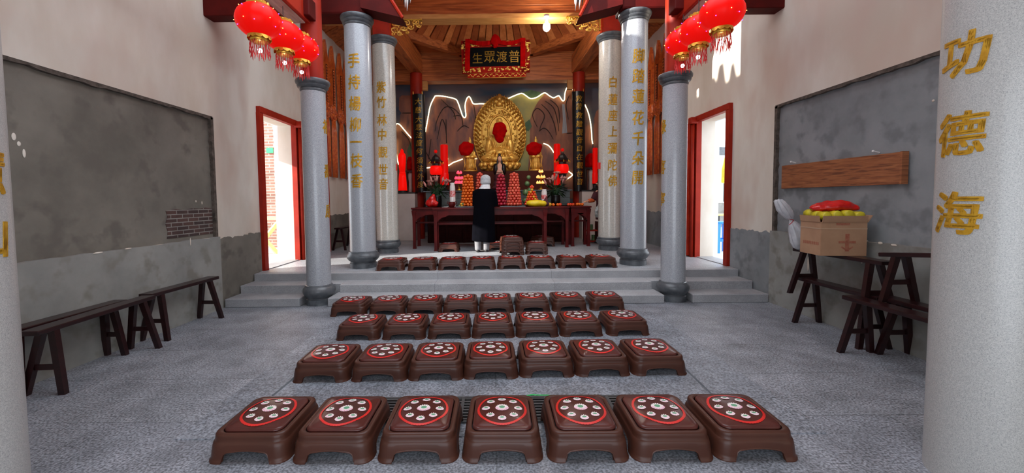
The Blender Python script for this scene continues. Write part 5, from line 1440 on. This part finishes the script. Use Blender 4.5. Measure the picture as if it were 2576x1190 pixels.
# bundles and small things on the tables
yb = blob('yellow_bundle', [((0, 0, .075), (.19, .10, .075)), ((-.10, 0, .075), (.12, .095, .07)), ((.11, 0, .07), (.11, .09, .065))], M['yellowbag'], voxel=.014, smooth=4, noise=.010, nscale=9)
p = U(1350, 522, Y=8.55); yb.location = (p.x, 8.55, ZT); tag(yb, 'smooth bright yellow cloth bundle lying on the front table', 'bundle')
o = blob('red_bag_on_table', [((0, 0, .09), (.15, .10, .09)), ((.02, 0, .18), (.085, .08, .09)), ((.04, 0, .25), (.045, .05, .05))], M['redbag'], voxel=.014, smooth=3, noise=.02, nscale=12)
o.name = 'red_plastic_bag'; p = U(1086, 520, Y=9.02); o.location = (p.x, 9.02, ZT); tag(o, 'crumpled orange red plastic bag on the wide table before the pink lilies', 'bag')
o = blob('dark_bag', [((0, 0, .06), (.10, .08, .06)), ((.02, 0, .12), (.05, .05, .05)), ((.03, 0, .17), (.02, .02, .05))], M['plumrobe'], voxel=.012, smooth=3, noise=.012, nscale=14)
o.name = 'dark_cloth_bag'; p = U(1380, 521, Y=8.62); o.location = (p.x - .08, 8.64, ZT); tag(o, 'small dark maroon cloth bag leaning on the yellow bundle', 'bag')
p = U(1137, 519, Y=8.6); t = empty('dark_incense_pot', (p.x, 8.6, ZT), 0, 'small dark incense pot on the front table before the white vase', 'pot')
mb = MB(); mb.lathe([(.045, 0), (.05, .01), (.075, .06), (.072, .10), (.06, .115), (.065, .125), (.05, .12)], seg=20); mb.build('bowl', M['altar_red'], t, smooth=True)
for q in (-1, 1):
    mb = MB(); mb.tube([(q * .07, 0, .07), (q * .10, 0, .09), (q * .095, 0, .125), (q * .06, 0, .12)], .008, 6); mb.build('handle', M['altar_red'], t)
for i, (px, py, Y) in enumerate(((1120, 520, 8.9), (1185, 514, 8.85), (1266, 518, 8.62))):
    p = U(px, py, Y=Y); mb = MB(); mb.box((0, 0, .006), (.14, .09, .008), Matrix.Rotation(.3 * i, 3, 'Z')); mb.box((.02, .01, .013), (.10, .07, .006), Matrix.Rotation(.5 + i, 3, 'Z'))
    o = mb.build('folded_paper', M['porcelain'], loc=(p.x, Y, ZT)); tag(o, ['white folded paper on the wide table beside the red bag', 'white folded paper at the foot of the orange tower', 'white folded paper on the grey tray beside the worshipper\'s sleeve'][i], 'paper', 'folded papers')
# small red rack with green boxes behind the side table
p0, p1 = U(1474, 556, Y=9.75), U(1497, 600, Y=9.75)
xc = (p0.x + p1.x) / 2
t = empty('red_rack', (xc, 9.75, PZ), 0, 'low red rack with green tins by the legs of the person in maroon', 'rack')
for z in (.04, .30):
    mb = MB(); mb.box((0, 0, z), (.30, .26, .03)); mb.build('shelf_board', M['redbright'], t)
for sx in (-1, 1):
    mb = MB(); mb.box((sx * .15, 0, .26), (.02, .26, .52)); mb.build('side_panel', M['altar_red'], t)
for i, (x, z, r) in enumerate(((-.06, .055, .05), (.06, .055, .045), (.0, .315, .05))):
    mb = MB(); mb.lathe([(r * .9, 0), (r, .006), (r, .13), (r * .9, .136)], seg=16); o = mb.build('green_tin', M['melon'], loc=(xc + x, 9.72, PZ + z), auto=40); tag(o, 'round green tin on the red rack', 'tin', 'tins on the red rack')
p = U(1480, 533, Y=9.2)
o = blob('hanging_clear_bag', [((0, 0, 0), (.055, .04, .13)), ((.02, 0, .12), (.02, .02, .06))], M['greybag'], voxel=.012, smooth=2, noise=.014, nscale=18); o.location = (2.31, 8.9, p.z); o.name = 'hanging_plastic_bag'
tag(o, 'clear crumpled plastic bag hanging at the corner of the small side table', 'bag')

# ------------------------------------------------------------------ mural and its light strips
mu = empty('painted_mural', (0, YB, 0), 0, 'large painted mural of brown cliffs, hills and a waterfall behind the altar', 'mural')
def mpoly(name, pts, m, d):
    mb = MB(); P = [U(px, py, Y=YB) for px, py in pts]
    mb.prism([(p.x, p.z) for p in P], (0, 0.02 - d, 0), (1, 0, 0), (0, 0, 1), (0, 1, 0), .004); return mb.build(name, M[m], mu)
mb = MB(); mb.box((.1, .03, 2.75), (7.2, .02, 4.6)); mb.build('sky', M['mural_sky'], mu)
mpoly('far_hill', [(1285, 250), (1310, 235), (1335, 226), (1360, 232), (1380, 250), (1380, 300), (1280, 300)], 'mural_tree', .006)
mpoly('yellow_hill', [(1272, 250), (1312, 234), (1326, 243), (1338, 248), (1352, 246), (1368, 234), (1380, 300), (1380, 470), (1250, 470), (1250, 262)], 'mural_hill', .010)
mpoly('rock_stack', [(1004, 246), (1010, 240), (1030, 240), (1040, 246), (1042, 278), (1036, 284), (1042, 290), (1044, 500), (1006, 500), (1006, 290), (1010, 284), (1003, 276)], 'mural_rock', .008)
mpoly('left_foot_rock', [(995, 318), (999, 311), (1008, 314), (1025, 336), (1043, 356), (1050, 500), (1000, 500), (998, 400)], 'mural_rock2', .014)
mpoly('great_cliff', [(1070, 330), (1082, 268), (1093, 243), (1102, 240), (1145, 249), (1152, 258), (1165, 294), (1172, 297), (1171, 262), (1176, 246), (1182, 243), (1189, 260), (1210, 262), (1240, 265), (1240, 500), (1062, 500), (1066, 360)], 'mural_rock', .018)
mpoly('front_slope', [(1100, 500), (1128, 416), (1140, 408), (1165, 400), (1200, 396), (1240, 400), (1240, 500)], 'mural_rock2', .024)
mpoly('waterfall_cliff', [(1334, 300), (1340, 280), (1352, 258), (1370, 236), (1380, 240), (1392, 247), (1402, 242), (1408, 244), (1415, 255), (1420, 248), (1424, 226), (1432, 220), (1445, 226), (1450, 500), (1325, 500), (1333, 350)], 'mural_rock2', .016)
mpoly('waterfall', [(1414, 262), (1420, 262), (1424, 300), (1427, 334), (1414, 336), (1416, 300)], 'mural_water', .022)
mpoly('low_boulder', [(1345, 480), (1352, 380), (1362, 362), (1372, 362), (1384, 372), (1393, 386), (1400, 480)], 'mural_rock', .024)
mpoly('right_cliff', [(1468, 270), (1476, 262), (1484, 290), (1490, 350), (1492, 480), (1466, 480)], 'mural_rock', .012)
mpoly('red_cliff', [(1494, 300), (1500, 280), (1520, 262), (1530, 480), (1492, 480)], 'mural_rock', .008)
mpoly('pine', [(1030, 362), (1040, 350), (1046, 372), (1044, 396), (1026, 396), (1024, 380)], 'mural_tree', .020)
mpoly('pine', [(1320, 310), (1332, 300), (1338, 318), (1330, 330), (1318, 326)], 'mural_tree', .020)
mb = MB()
def smoothed(P, k_=4):
    Q = []
    for i in range(len(P) - 1):
        p0, p1, p2, p3 = P[max(i - 1, 0)], P[i], P[i + 1], P[min(i + 2, len(P) - 1)]
        for k in range(k_):
            u = k / k_; Q.append(.5 * ((2 * p1) + (p2 - p0) * u + (2 * p0 - 5 * p1 + 4 * p2 - p3) * u * u + (3 * p1 - p0 - 3 * p2 + p3) * u ** 3))
    return Q + [P[-1]]
def ink(pts, w=.014):
    mb = MB()
    P = [U(px, py, Y=YB - .028) for px, py in pts]; P = smoothed([Vector((p.x, -.012, p.z)) for p in P])
    mb.tube(P, w, 4, rs=[w * (.5 + .5 * math.sin(PI * (i + .6) / (len(P) + .2))) for i in range(len(P))]); mb.build('ink_line', M['mural_line'], mu)
for l in ([(1094, 330), (1100, 300), (1118, 270), (1140, 272), (1160, 290)], [(1100, 350), (1106, 320), (1112, 300), (1120, 318), (1124, 360)], [(1122, 300), (1123, 360)], [(1110, 250), (1140, 280), (1146, 300)], [(1140, 292), (1160, 292), (1165, 320)], [(1150, 330), (1166, 316), (1180, 322)], [(1192, 264), (1196, 300), (1192, 340)],
          [(1352, 320), (1340, 290), (1352, 272), (1370, 290), (1360, 318), (1358, 330)], [(1362, 262), (1380, 280), (1394, 310), (1400, 340)], [(1372, 254), (1392, 270), (1402, 300), (1406, 330)], [(1384, 250), (1404, 270), (1408, 310)], [(1356, 330), (1368, 322), (1380, 330), (1392, 350)], [(1432, 240), (1424, 262), (1430, 300)], [(1426, 335), (1440, 334)], [(1012, 284), (1036, 284)], [(1070, 380), (1090, 420), (1096, 470)], [(1084, 350), (1078, 400)], [(1010, 330), (1028, 350), (1036, 380)]): ink(l)
def strip(pts, lab, w=.016):
    P = [U(px, py, Y=YB - .06) for px, py in pts]
    # smooth the run of the flexible strip
    Q = []
    for i in range(len(P) - 1):
        p0, p1, p2, p3 = P[max(i - 1, 0)], P[i], P[i + 1], P[min(i + 2, len(P) - 1)]
        for k in range(4):
            u = k / 4; Q.append(.5 * ((2 * p1) + (p2 - p0) * u + (2 * p0 - 5 * p1 + 4 * p2 - p3) * u * u + (3 * p1 - p0 - 3 * p2 + p3) * u ** 3))
    Q.append(P[-1])
    mb = MB(); mb.tube(Q, w, 8); tag(mb.build('mounted_light_strip', M['led'], smooth=True), lab, 'light strip', 'light strips on the mural')
strip([(1070, 332), (1076, 300), (1082, 268), (1092, 246), (1098, 241), (1120, 243), (1145, 249), (1152, 258), (1159, 278), (1164, 292), (1169, 296), (1172, 290), (1170, 266), (1174, 249), (1180, 243), (1185, 250), (1189, 259), (1195, 262), (1210, 261), (1226, 262)], 'glowing strip outlining the great cliff and notch beside the halo')
strip([(1274, 250), (1296, 240), (1312, 235), (1322, 240), (1332, 247), (1340, 248), (1352, 244), (1364, 236), (1372, 234), (1382, 241), (1392, 246), (1400, 243), (1406, 241), (1411, 248), (1416, 254), (1420, 250), (1421, 236), (1425, 223), (1431, 220), (1441, 226)], 'glowing strip outlining the yellow hill and the waterfall cliff')
strip([(995, 328), (996, 314), (999, 311), (1006, 314), (1018, 328), (1030, 342), (1042, 354)], 'glowing strip over the low rock beside the bamboo verse column')
strip([(996, 350), (997, 380), (999, 400), (1003, 414)], 'short glowing strip running down beside the bamboo verse column')
strip([(1126, 398), (1127, 416), (1140, 409), (1154, 404), (1164, 400)], 'short glowing strip rising behind the tall red candle')
strip([(1190, 400), (1200, 399)], 'tiny glowing strip end beside the large golden statue')
strip([(1367, 361), (1378, 365), (1387, 374), (1393, 384)], 'curved glowing strip over the low boulder beside the red cloth')
strip([(1471, 263), (1478, 278), (1484, 300), (1488, 330), (1489, 350), (1491, 362)], 'glowing strip running down the cliff edge beside the white lotus verse column')
strip([(1424, 452), (1432, 447), (1440, 440), (1434, 434), (1428, 430)], 'glowing strip bent like an arrowhead beside the black verse board on the waterfall side')
strip([(1071, 423), (1084, 421)], 'tiny glowing strip behind the palace lamp beside the pink lilies')
# ------------------------------------------------------------------ people
def human(name, mat, parent, J, head=1.0):
    """one continuous body: J gives joint positions; hands get five fingers"""
    N, E = [], []
    def n(co, r, r2=None): N.append((tuple(co), r, r2 or r)); return len(N) - 1
    pel = n(J['pelvis'], .14, .11); wa = n(J['waist'], .125, .095); ch = n(J['chest'], .15, .105); nb = n(J['neckbase'], .062); nt = n(J['necktop'], .052)
    hb = n(J['head'] + Vector((0, .012, -.035)), .072, .08); hd = n(J['head'] + Vector((0, 0, .03)), .078, .092); ht = n(J['head'] + Vector((0, -.005, .095)), .05, .058)
    E += [(pel, wa), (wa, ch), (ch, nb), (nb, nt), (nt, hb), (hb, hd), (hd, ht)]
    for s in 'LR':
        sh, el, wr, hip, kn, an, toe = (J[k + s] for k in ('shoulder', 'elbow', 'wrist', 'hip', 'knee', 'ankle', 'toe'))
        a = n(sh, .058); b = n(el, .043); c = n(wr, .027, .024)
        E += [(ch, a), (a, b), (b, c)]
        d = (wr - el).normalized(); up = J['palm' + s]; side = d.cross(up).normalized()
        p = n(wr + d * .055, .034, .016); E.append((c, p))
        for q, (off, ln) in enumerate(((-.028, .068), (-.009, .078), (.010, .073), (.027, .058))):
            base = n(wr + d * .085 + side * off, .0095); m1 = n(wr + d * (.085 + ln * .5) + side * off * 1.1 - up * .006, .0085); m2 = n(wr + d * (.085 + ln) + side * off * 1.1 - up * .020, .007)
            E += [(p, base), (base, m1), (m1, m2)]
        sg = -1 if s == 'L' else 1
        t1 = n(wr + d * .045 + side * -.038 , .0105); t2 = n(wr + d * .085 + side * -.056 - up * .010, .009)
        E += [(p, t1), (t1, t2)]
        h = n(hip, .092); k = n(kn, .058); an_ = n(an, .04); f = n(toe, .034, .028)
        E += [(pel, h), (h, k), (k, an_), (an_, f)]
    o = skin(name, N, E, mat, parent, 2, pel)
    return o
V = Vector
def face(parent, hd, fy):
    """nose, eyes, mouth and ears; fy = +1 looks towards +y"""
    mb = MB(); mb.ball(hd + V((0, fy * .095, .0)), 1, 10, 8, (.014, .022, .022)); mb.build('nose', M['skin'], parent, smooth=True)
    for s in (-1, 1):
        mb = MB(); mb.ball(hd + V((s * .032, fy * .082, .03)), 1, 10, 8, (.014, .010, .008)); mb.build('eye', M['blackm'], parent, smooth=True)
        mb = MB(); mb.ball(hd + V((s * .083, 0, .0)), 1, 10, 8, (.012, .02, .032)); mb.build('ear', M['skin'], parent, smooth=True)
    mb = MB(); mb.ball(hd + V((0, fy * .086, -.042)), 1, 10, 8, (.024, .008, .007)); mb.build('mouth', M['lily'], parent, smooth=True)

# worshipper seen from behind, in a long dark coat
pf = U(1213, 633, z=PZ)
P1 = empty('person', (pf.x, 8.17, PZ), 0, 'person from behind in long black coat, pale knit hat and white scarf', 'person')
J = dict(pelvis=V((.02, 0, .82)), waist=V((.03, .01, .98)), chest=V((.045, .02, 1.17)), neckbase=V((.065, .035, 1.30)), necktop=V((.075, .05, 1.36)), head=V((.085, .075, 1.44)),
         shoulderL=V((-.10, .02, 1.23)), elbowL=V((-.125, .07, .98)), wristL=V((-.02, .19, .975)), palmL=V((0, 0, 1)),
         shoulderR=V((.22, .02, 1.23)), elbowR=V((.28, .05, .98)), wristR=V((.13, .18, .975)), palmR=V((0, 0, 1)),
         hipL=V((-.07, 0, .78)), kneeL=V((-.075, .01, .43)), ankleL=V((-.085, -.02, .08)), toeL=V((-.095, .12, .035)),
         hipR=V((.11, 0, .78)), kneeR=V((.10, .02, .43)), ankleR=V((.085, -.01, .08)), toeR=V((.095, .13, .035)))
human('body', M['skin'], P1, J)
face(P1, J['head'], 1)
def coat_extra(mb):
    rings = []
    for z, cx, rx, ry, cy in ((.20, .035, .245, .17, .0), (.24, .035, .245, .17, .0), (.5, .035, .235, .165, .0), (.8, .045, .22, .16, .0), (1.0, .05, .205, .15, .01), (1.15, .055, .20, .14, .02), (1.24, .06, .185, .12, .025), (1.29, .06, .14, .10, .03), (1.32, .065, .08, .075, .035)):
        rings.append([(cx + rx * math.cos(a) * (1 + .018 * math.sin(7 * a + z * 2) * (1.2 - z)), cy + ry * math.sin(a) * (1 + .02 * math.sin(9 * a) * (1.2 - z)), z + (.03 * (math.cos(a) < 0) * (z < .3))) for a in [2 * PI * i / 36 for i in range(36)]])
    mb.loft(rings)
    for s, sh, el, wr in ((-1, J['shoulderL'], J['elbowL'], J['wristL']), (1, J['shoulderR'], J['elbowR'], J['wristR'])):
        mb.tube([sh + V((-s * .03, 0, .0)), sh, (sh + el) / 2, el, (el + wr) / 2, wr], .07, 14, rs=[.08, .088, .080, .074, .066, .058])
blob('coat', [], M['coat'], P1, voxel=.014, smooth=4, extra=coat_extra)
hd = J['head']
blob('scarf', [(hd + V((-.005, -.015, -.10)), (.105, .105, .055)), (hd + V((-.02, -.03, -.135)), (.125, .11, .035)), (hd + V((0, 0, -.06)), (.092, .098, .05))], M['knitw'], P1, voxel=.012, smooth=3)
mb = MB()
mb.lathe([(.100, -.035), (.108, -.02), (.108, .03), (.103, .04), (.106, .05), (.103, .085), (.088, .118), (.055, .142), (.018, .152)], tuple(hd + V((0, -.005, .0))), 32, sy=1.08); mb.build('knit_hat', M['knit'], P1, smooth=True)
for s, k in ((-1, 'L'), (1, 'R')):
    kn, an, hp = J['knee' + k], J['ankle' + k], J['hip' + k]
    blob('trouser_leg', [], M['trouser'], P1, voxel=.012, smooth=2, extra=lambda mb: mb.tube([hp, (hp + kn) / 2, kn, (kn + an) / 2, an + V((0, .0, -.045))], .08, 16, rs=[.10, .095, .082, .078, .062]))
    blob('shoe', [(an + V((0, -.01, -.045)), (.046, .06, .042)), (J['toe' + k] + V((0, -.02, .002)), (.048, .10, .036))], M['shoe'], P1, voxel=.010, smooth=2)

# second person, mostly hidden by the white lotus verse column
xh = U(1496, 480, Y=9.55).x
P2 = empty('person', (xh + .20, 9.45, PZ), 0, 'person with black hair in maroon over orange, half hidden by a column', 'person')
J = dict(pelvis=V((0, 0, .82)), waist=V((-.01, 0, .98)), chest=V((-.02, .0, 1.16)), neckbase=V((-.04, -.0, 1.29)), necktop=V((-.06, .0, 1.35)), head=V((-.08, .01, 1.43)),
         shoulderL=V((-.15, .08, 1.23)), elbowL=V((-.24, .10, 1.04)), wristL=V((-.38, .02, 1.02)), palmL=V((0, 0, 1)),
         shoulderR=V((-.06, -.16, 1.22)), elbowR=V((-.10, -.20, .97)), wristR=V((-.135, -.21, .79)), palmR=V((0, -1, 0)),
         hipL=V((.0, .09, .78)), kneeL=V((.0, .09, .43)), ankleL=V((0, .09, .08)), toeL=V((-.13, .10, .035)),
         hipR=V((.0, -.09, .78)), kneeR=V((.0, -.09, .43)), ankleR=V((0, -.09, .08)), toeR=V((-.13, -.10, .035)))
human('body', M['skin'], P2, J)
hd = J['head']
mb = MB(); mb.ball(hd + V((-.095, 0, 0)), 1, 10, 8, (.022, .014, .022)); mb.build('nose', M['skin'], P2, smooth=True)
for s in (-1, 1):
    mb = MB(); mb.ball(hd + V((-.082, s * .032, .03)), 1, 10, 8, (.010, .014, .008)); mb.build('eye', M['blackm'], P2, smooth=True)
    mb = MB(); mb.ball(hd + V((0, s * .083, 0)), 1, 10, 8, (.02, .012, .032)); mb.build('ear', M['skin'], P2, smooth=True)
mb = MB(); mb.ball(hd + V((-.086, 0, -.042)), 1, 10, 8, (.008, .024, .007)); mb.build('mouth', M['lily'], P2, smooth=True)
blob('hair', [(hd + V((.018, 0, .045)), (.098, .098, .092)), (hd + V((.055, 0, -.03)), (.062, .085, .085)), (hd + V((.02, .07, -.02)), (.05, .03, .07)), (hd + V((.02, -.07, -.02)), (.05, .03, .07))], M['hair'], P2, voxel=.012, smooth=3)
def robe(mb):
    rings = []
    for z, rx, ry, cx in ((.58, .20, .22, 0), (.80, .185, .21, 0), (1.0, .17, .20, -.01), (1.15, .165, .205, -.02), (1.23, .14, .18, -.03), (1.28, .10, .12, -.04), (1.31, .07, .075, -.045)):
        rings.append([(cx + rx * math.cos(a), ry * math.sin(a), z) for a in [2 * PI * i / 32 for i in range(32)]])
    mb.loft(rings)
    for k in 'LR':
        sh, el = J['shoulder' + k], J['elbow' + k]
        mb.tube([sh, (sh + el) / 2, el.lerp(sh, .1)], .07, 12, rs=[.08, .075, .07])
blob('maroon_vest', [], M['plumrobe'], P2, voxel=.014, smooth=3, extra=robe)
for k in 'LR':
    el, wr, sh = J['elbow' + k], J['wrist' + k], J['shoulder' + k]
    blob('orange_sleeve', [], M['orangecloth'], P2, voxel=.012, smooth=2, extra=lambda mb: mb.tube([sh.lerp(el, .7), el, (el + wr) / 2, wr.lerp(el, .12)], .06, 12, rs=[.058, .057, .052, .046]))
    kn, an, hp = J['knee' + k], J['ankle' + k], J['hip' + k]
    blob('trouser_leg', [], M['shoe'], P2, voxel=.014, smooth=2, extra=lambda mb: mb.tube([hp, (hp + kn) / 2, kn, (kn + an) / 2, an + V((0, .0, -.03))], .08, 14, rs=[.11, .10, .08, .072, .062]))
    blob('shoe', [(an + V((.01, 0, -.045)), (.06, .046, .04)), (J['toe' + k] + V((.02, 0, .0)), (.10, .046, .034))], M['shoe'], P2, voxel=.010, smooth=2)
# ------------------------------------------------------------------ outdoors seen through the doorways
mb = MB(); mb.box((-8.6, 9, .18), (9.4, 16, .24)); struct(mb.build('ground', M['pave']))
mb = MB(); mb.box((9.0, 9, .18), (10.0, 16, .24)); struct(mb.build('ground', M['pave']))
mb = MB(); mb.box((-7.0, 9.75, 2.0), (6.0, .25, 3.6)); struct(mb.build('wall_outdoor_brick', M['ext_brick']))
mb = MB(); p = U(678, 378, Y=9.6); mb.box((p.x, 9.61, p.z), (.16, .012, .12)); tag(mb.build('wall_mounted_sheet', M['greentape']), 'small bright green sheet pasted on the outdoor brick wall', 'sheet')
# timber trestle outside the left doorway
c = U(682, 560, Y=8.5)
t = empty('timber_trestle', (c.x, 8.5, .30), 0, 'pale timber trestle standing outside the doorway before the brick wall', 'trestle')
zt_ = U(680, 550, Y=8.5).z - .30
mb = MB(); mb.box((-.2, 0, zt_), (1.3, .30, .05)); mb.build('top_plank', M['ply'], t)
for s in (-1, 1):
    mb = MB(); mb.tube([(s * .35 - .1, -.1, zt_ - .02), (-s * .28 - .1, -.1, 0)], .05, 4); mb.build('brace', M['ply'], t)
    mb = MB(); mb.tube([(s * .40 - .2, .1, zt_ - .02), (s * .45 - .2, .12, 0)], .04, 4); mb.build('leg', M['ply'], t)
# outside the right doorway
c = U(1806, 632, Y=8.0)
t = empty('blue_stool', (c.x + .06, 8.0, .30), 0, 'tall blue plastic stool standing outside the doorway', 'stool')
mb = MB(); mb.box((0, 0, .60), (.26, .26, .05), bev=.015); mb.build('seat', M['bluestool'], t)
for sx in (-1, 1):
    for sy in (-1, 1):
        mb = MB()
        q = lambda z, w, k: [(sx * k + a * w, sy * k + b * w, z) for a, b in ((-1, -1), (1, -1), (1, 1), (-1, 1))]
        mb.loft([q(0, .03, .15), q(.58, .024, .105)]); mb.build('leg', M['bluestool'], t)
mb = MB()
for s in (-1, 1): mb.box((s * .125, 0, .25), (.02, .24, .05)); mb.box((0, s * .125, .25), (.24, .02, .05))
mb.build('brace', M['bluestool'], t)
c = U(1818, 575, Y=8.9)
t = empty('metal_worktable', (c.x + .2, 8.9, .30), 0, 'dark metal work table outside behind the blue stool', 'table')
mb = MB(); mb.box((0, 0, .72), (.9, .5, .03)); mb.build('top', M['ply'], t)
for sx in (-1, 1):
    for sy in (-1, 1):
        mb = MB(); mb.box((sx * .42, sy * .22, .35), (.03, .03, .70)); mb.build('leg', M['blackm'], t)
mb = MB(); mb.box((0, -.22, .55), (.84, .02, .03)); mb.build('rail', M['blackm'], t)
c = U(1822, 400, Y=10.2)
t = empty('folded_yellow_umbrella', (c.x + .05, 10.2, .30), 0, 'folded yellow parasol standing outside the doorway', 'parasol')
zt_ = U(1822, 388, Y=10.2).z - .3; zb2 = U(1822, 462, Y=10.2).z - .3
mb = MB(); mb.lathe([(.02, zb2), (.11, zb2 + .03), (.10, (zb2 + zt_) / 2), (.03, zt_ - .05), (.01, zt_)], seg=12); mb.build('canopy', M['yellow'], t)
mb = MB(); mb.tube([(0, 0, .02), (0, 0, zt_ + .05)], .018, 8); mb.build('pole', M['whiteplastic'], t)
mb = MB(); mb.lathe([(.2, 0), (.2, .05), (.05, .08)], seg=18); mb.build('foot', M['cement'] if False else M['darkstone'], t)
# pale house across the lane
t = empty('pale_house', (8.6, 15.2, .3), 0, 'pale house across the lane seen through the doorway', 'house')
mb = MB(); mb.box((0, 0, 1.35), (5.0, .4, 2.7)); mb.build('wall', M['stucco'], t)
mb = MB(); mb.prism([(-2.7, 2.7), (2.7, 2.7), (2.7, 2.85), (-2.7, 3.05)], (0, -.5, 0), (1, 0, 0), (0, 0, 1), (0, 1, 0), 1.0); mb.build('roof', M['darkstone'], t)
for x in (-1.4, .4):
    mb = MB(); mb.box((x, -.22, 1.4), (.7, .06, .9)); f = mb.build('window', M['blackm'], t)
mb = MB(); mb.box((-1.0, -.24, .45), (2.2, .1, .9)); mb.build('plinth', M['dado'], t)

# ------------------------------------------------------------------ light: sky, sun and the lamps above
w = bpy.data.worlds.new('world'); scene.world = w; w.use_nodes = True
bg = w.node_tree.nodes['Background']; bg.inputs['Color'].default_value = (0.84, 0.91, 1.0, 1); bg.inputs['Strength'].default_value = 2.2
sun = bpy.data.lights.new('sun', 'SUN'); sun.energy = 7.0; sun.angle = math.radians(.55); sun.color = (1.0, .95, .86)
so = bpy.data.objects.new('sun', sun); COL.objects.link(so)
so.rotation_euler = V((1.0, .36, -.36)).to_track_quat('-Z', 'Y').to_euler()
# roofs and walls outside the picture, added to block and shape the light
def roofpiece(name, c, d, m='wood'):
    mb = MB(); mb.box(c, d); return struct(mb.build(name, M[m]))
roofpiece('sun_blocker_canopy', (-5.2, 5.0, 3.0), (2.0, 4.6, .06))  # unseen canopy added to cut the sun through the left doorway
roofpiece('ceiling_aisle_roof', (-3.35, 2.4, 5.05), (1.35, 7.6, .10)); roofpiece('ceiling_aisle_roof', (3.40, 2.4, 5.05), (1.35, 7.6, .10))
roofpiece('wall_front', (0, -1.55, 4.0), (8.2, .2, 2.6), 'white'); roofpiece('wall_front', (-3.1, -1.55, 1.3), (2.2, .2, 2.9), 'white'); roofpiece('wall_front', (3.1, -1.55, 1.3), (2.2, .2, 2.9), 'white')  # unseen front wall added to reduce light from behind the camera
roofpiece('ceiling_entrance_roof', (0, -.2, 5.25), (8.2, 3.4, .10))
roofpiece('sun_blocker_gable', (-4.0, .85, 6.8), (.16, 4.3, 3.2), 'white'); roofpiece('sun_blocker_gable', (-4.0, 8.35, 7.0), (.16, 7.65, 3.6), 'white')  # unseen gables added to bound the gap that lets the sun in
mb = MB(); mb.prism([(2.9, 5.0), (2.9, 5.98), (3.15, 6.0), (3.34, 5.98), (3.42, 6.22), (3.47, 6.2), (3.52, 5.97), (3.62, 5.97), (3.70, 6.3), (3.80, 6.3), (3.88, 6.02), (3.95, 6.15), (4.25, 6.17), (4.34, 6.05), (4.42, 5.97), (4.6, 5.97), (4.6, 5.0)], (-4.05, 0, 0), (0, 1, 0), (0, 0, 1), (1, 0, 0), .1)
struct(mb.build('sun_blocker_ridge', M['darkstone']))  # unseen added ridge, its top notched to shape the sun patches opposite
scene.view_settings.view_transform = 'Standard'; scene.view_settings.look = 'None'
scene.view_settings.exposure = 0.95; scene.view_settings.gamma = 1.0; scene.view_settings.use_curve_mapping = False
scene.cycles.use_denoising = True
scene.cycles.max_bounces = 8; scene.cycles.diffuse_bounces = 5; scene.cycles.glossy_bounces = 4
scene.cycles.sample_clamp_indirect = 6.0
scene.cycles.caustics_reflective = False; scene.cycles.caustics_refractive = False
bpy.context.view_layer.update()
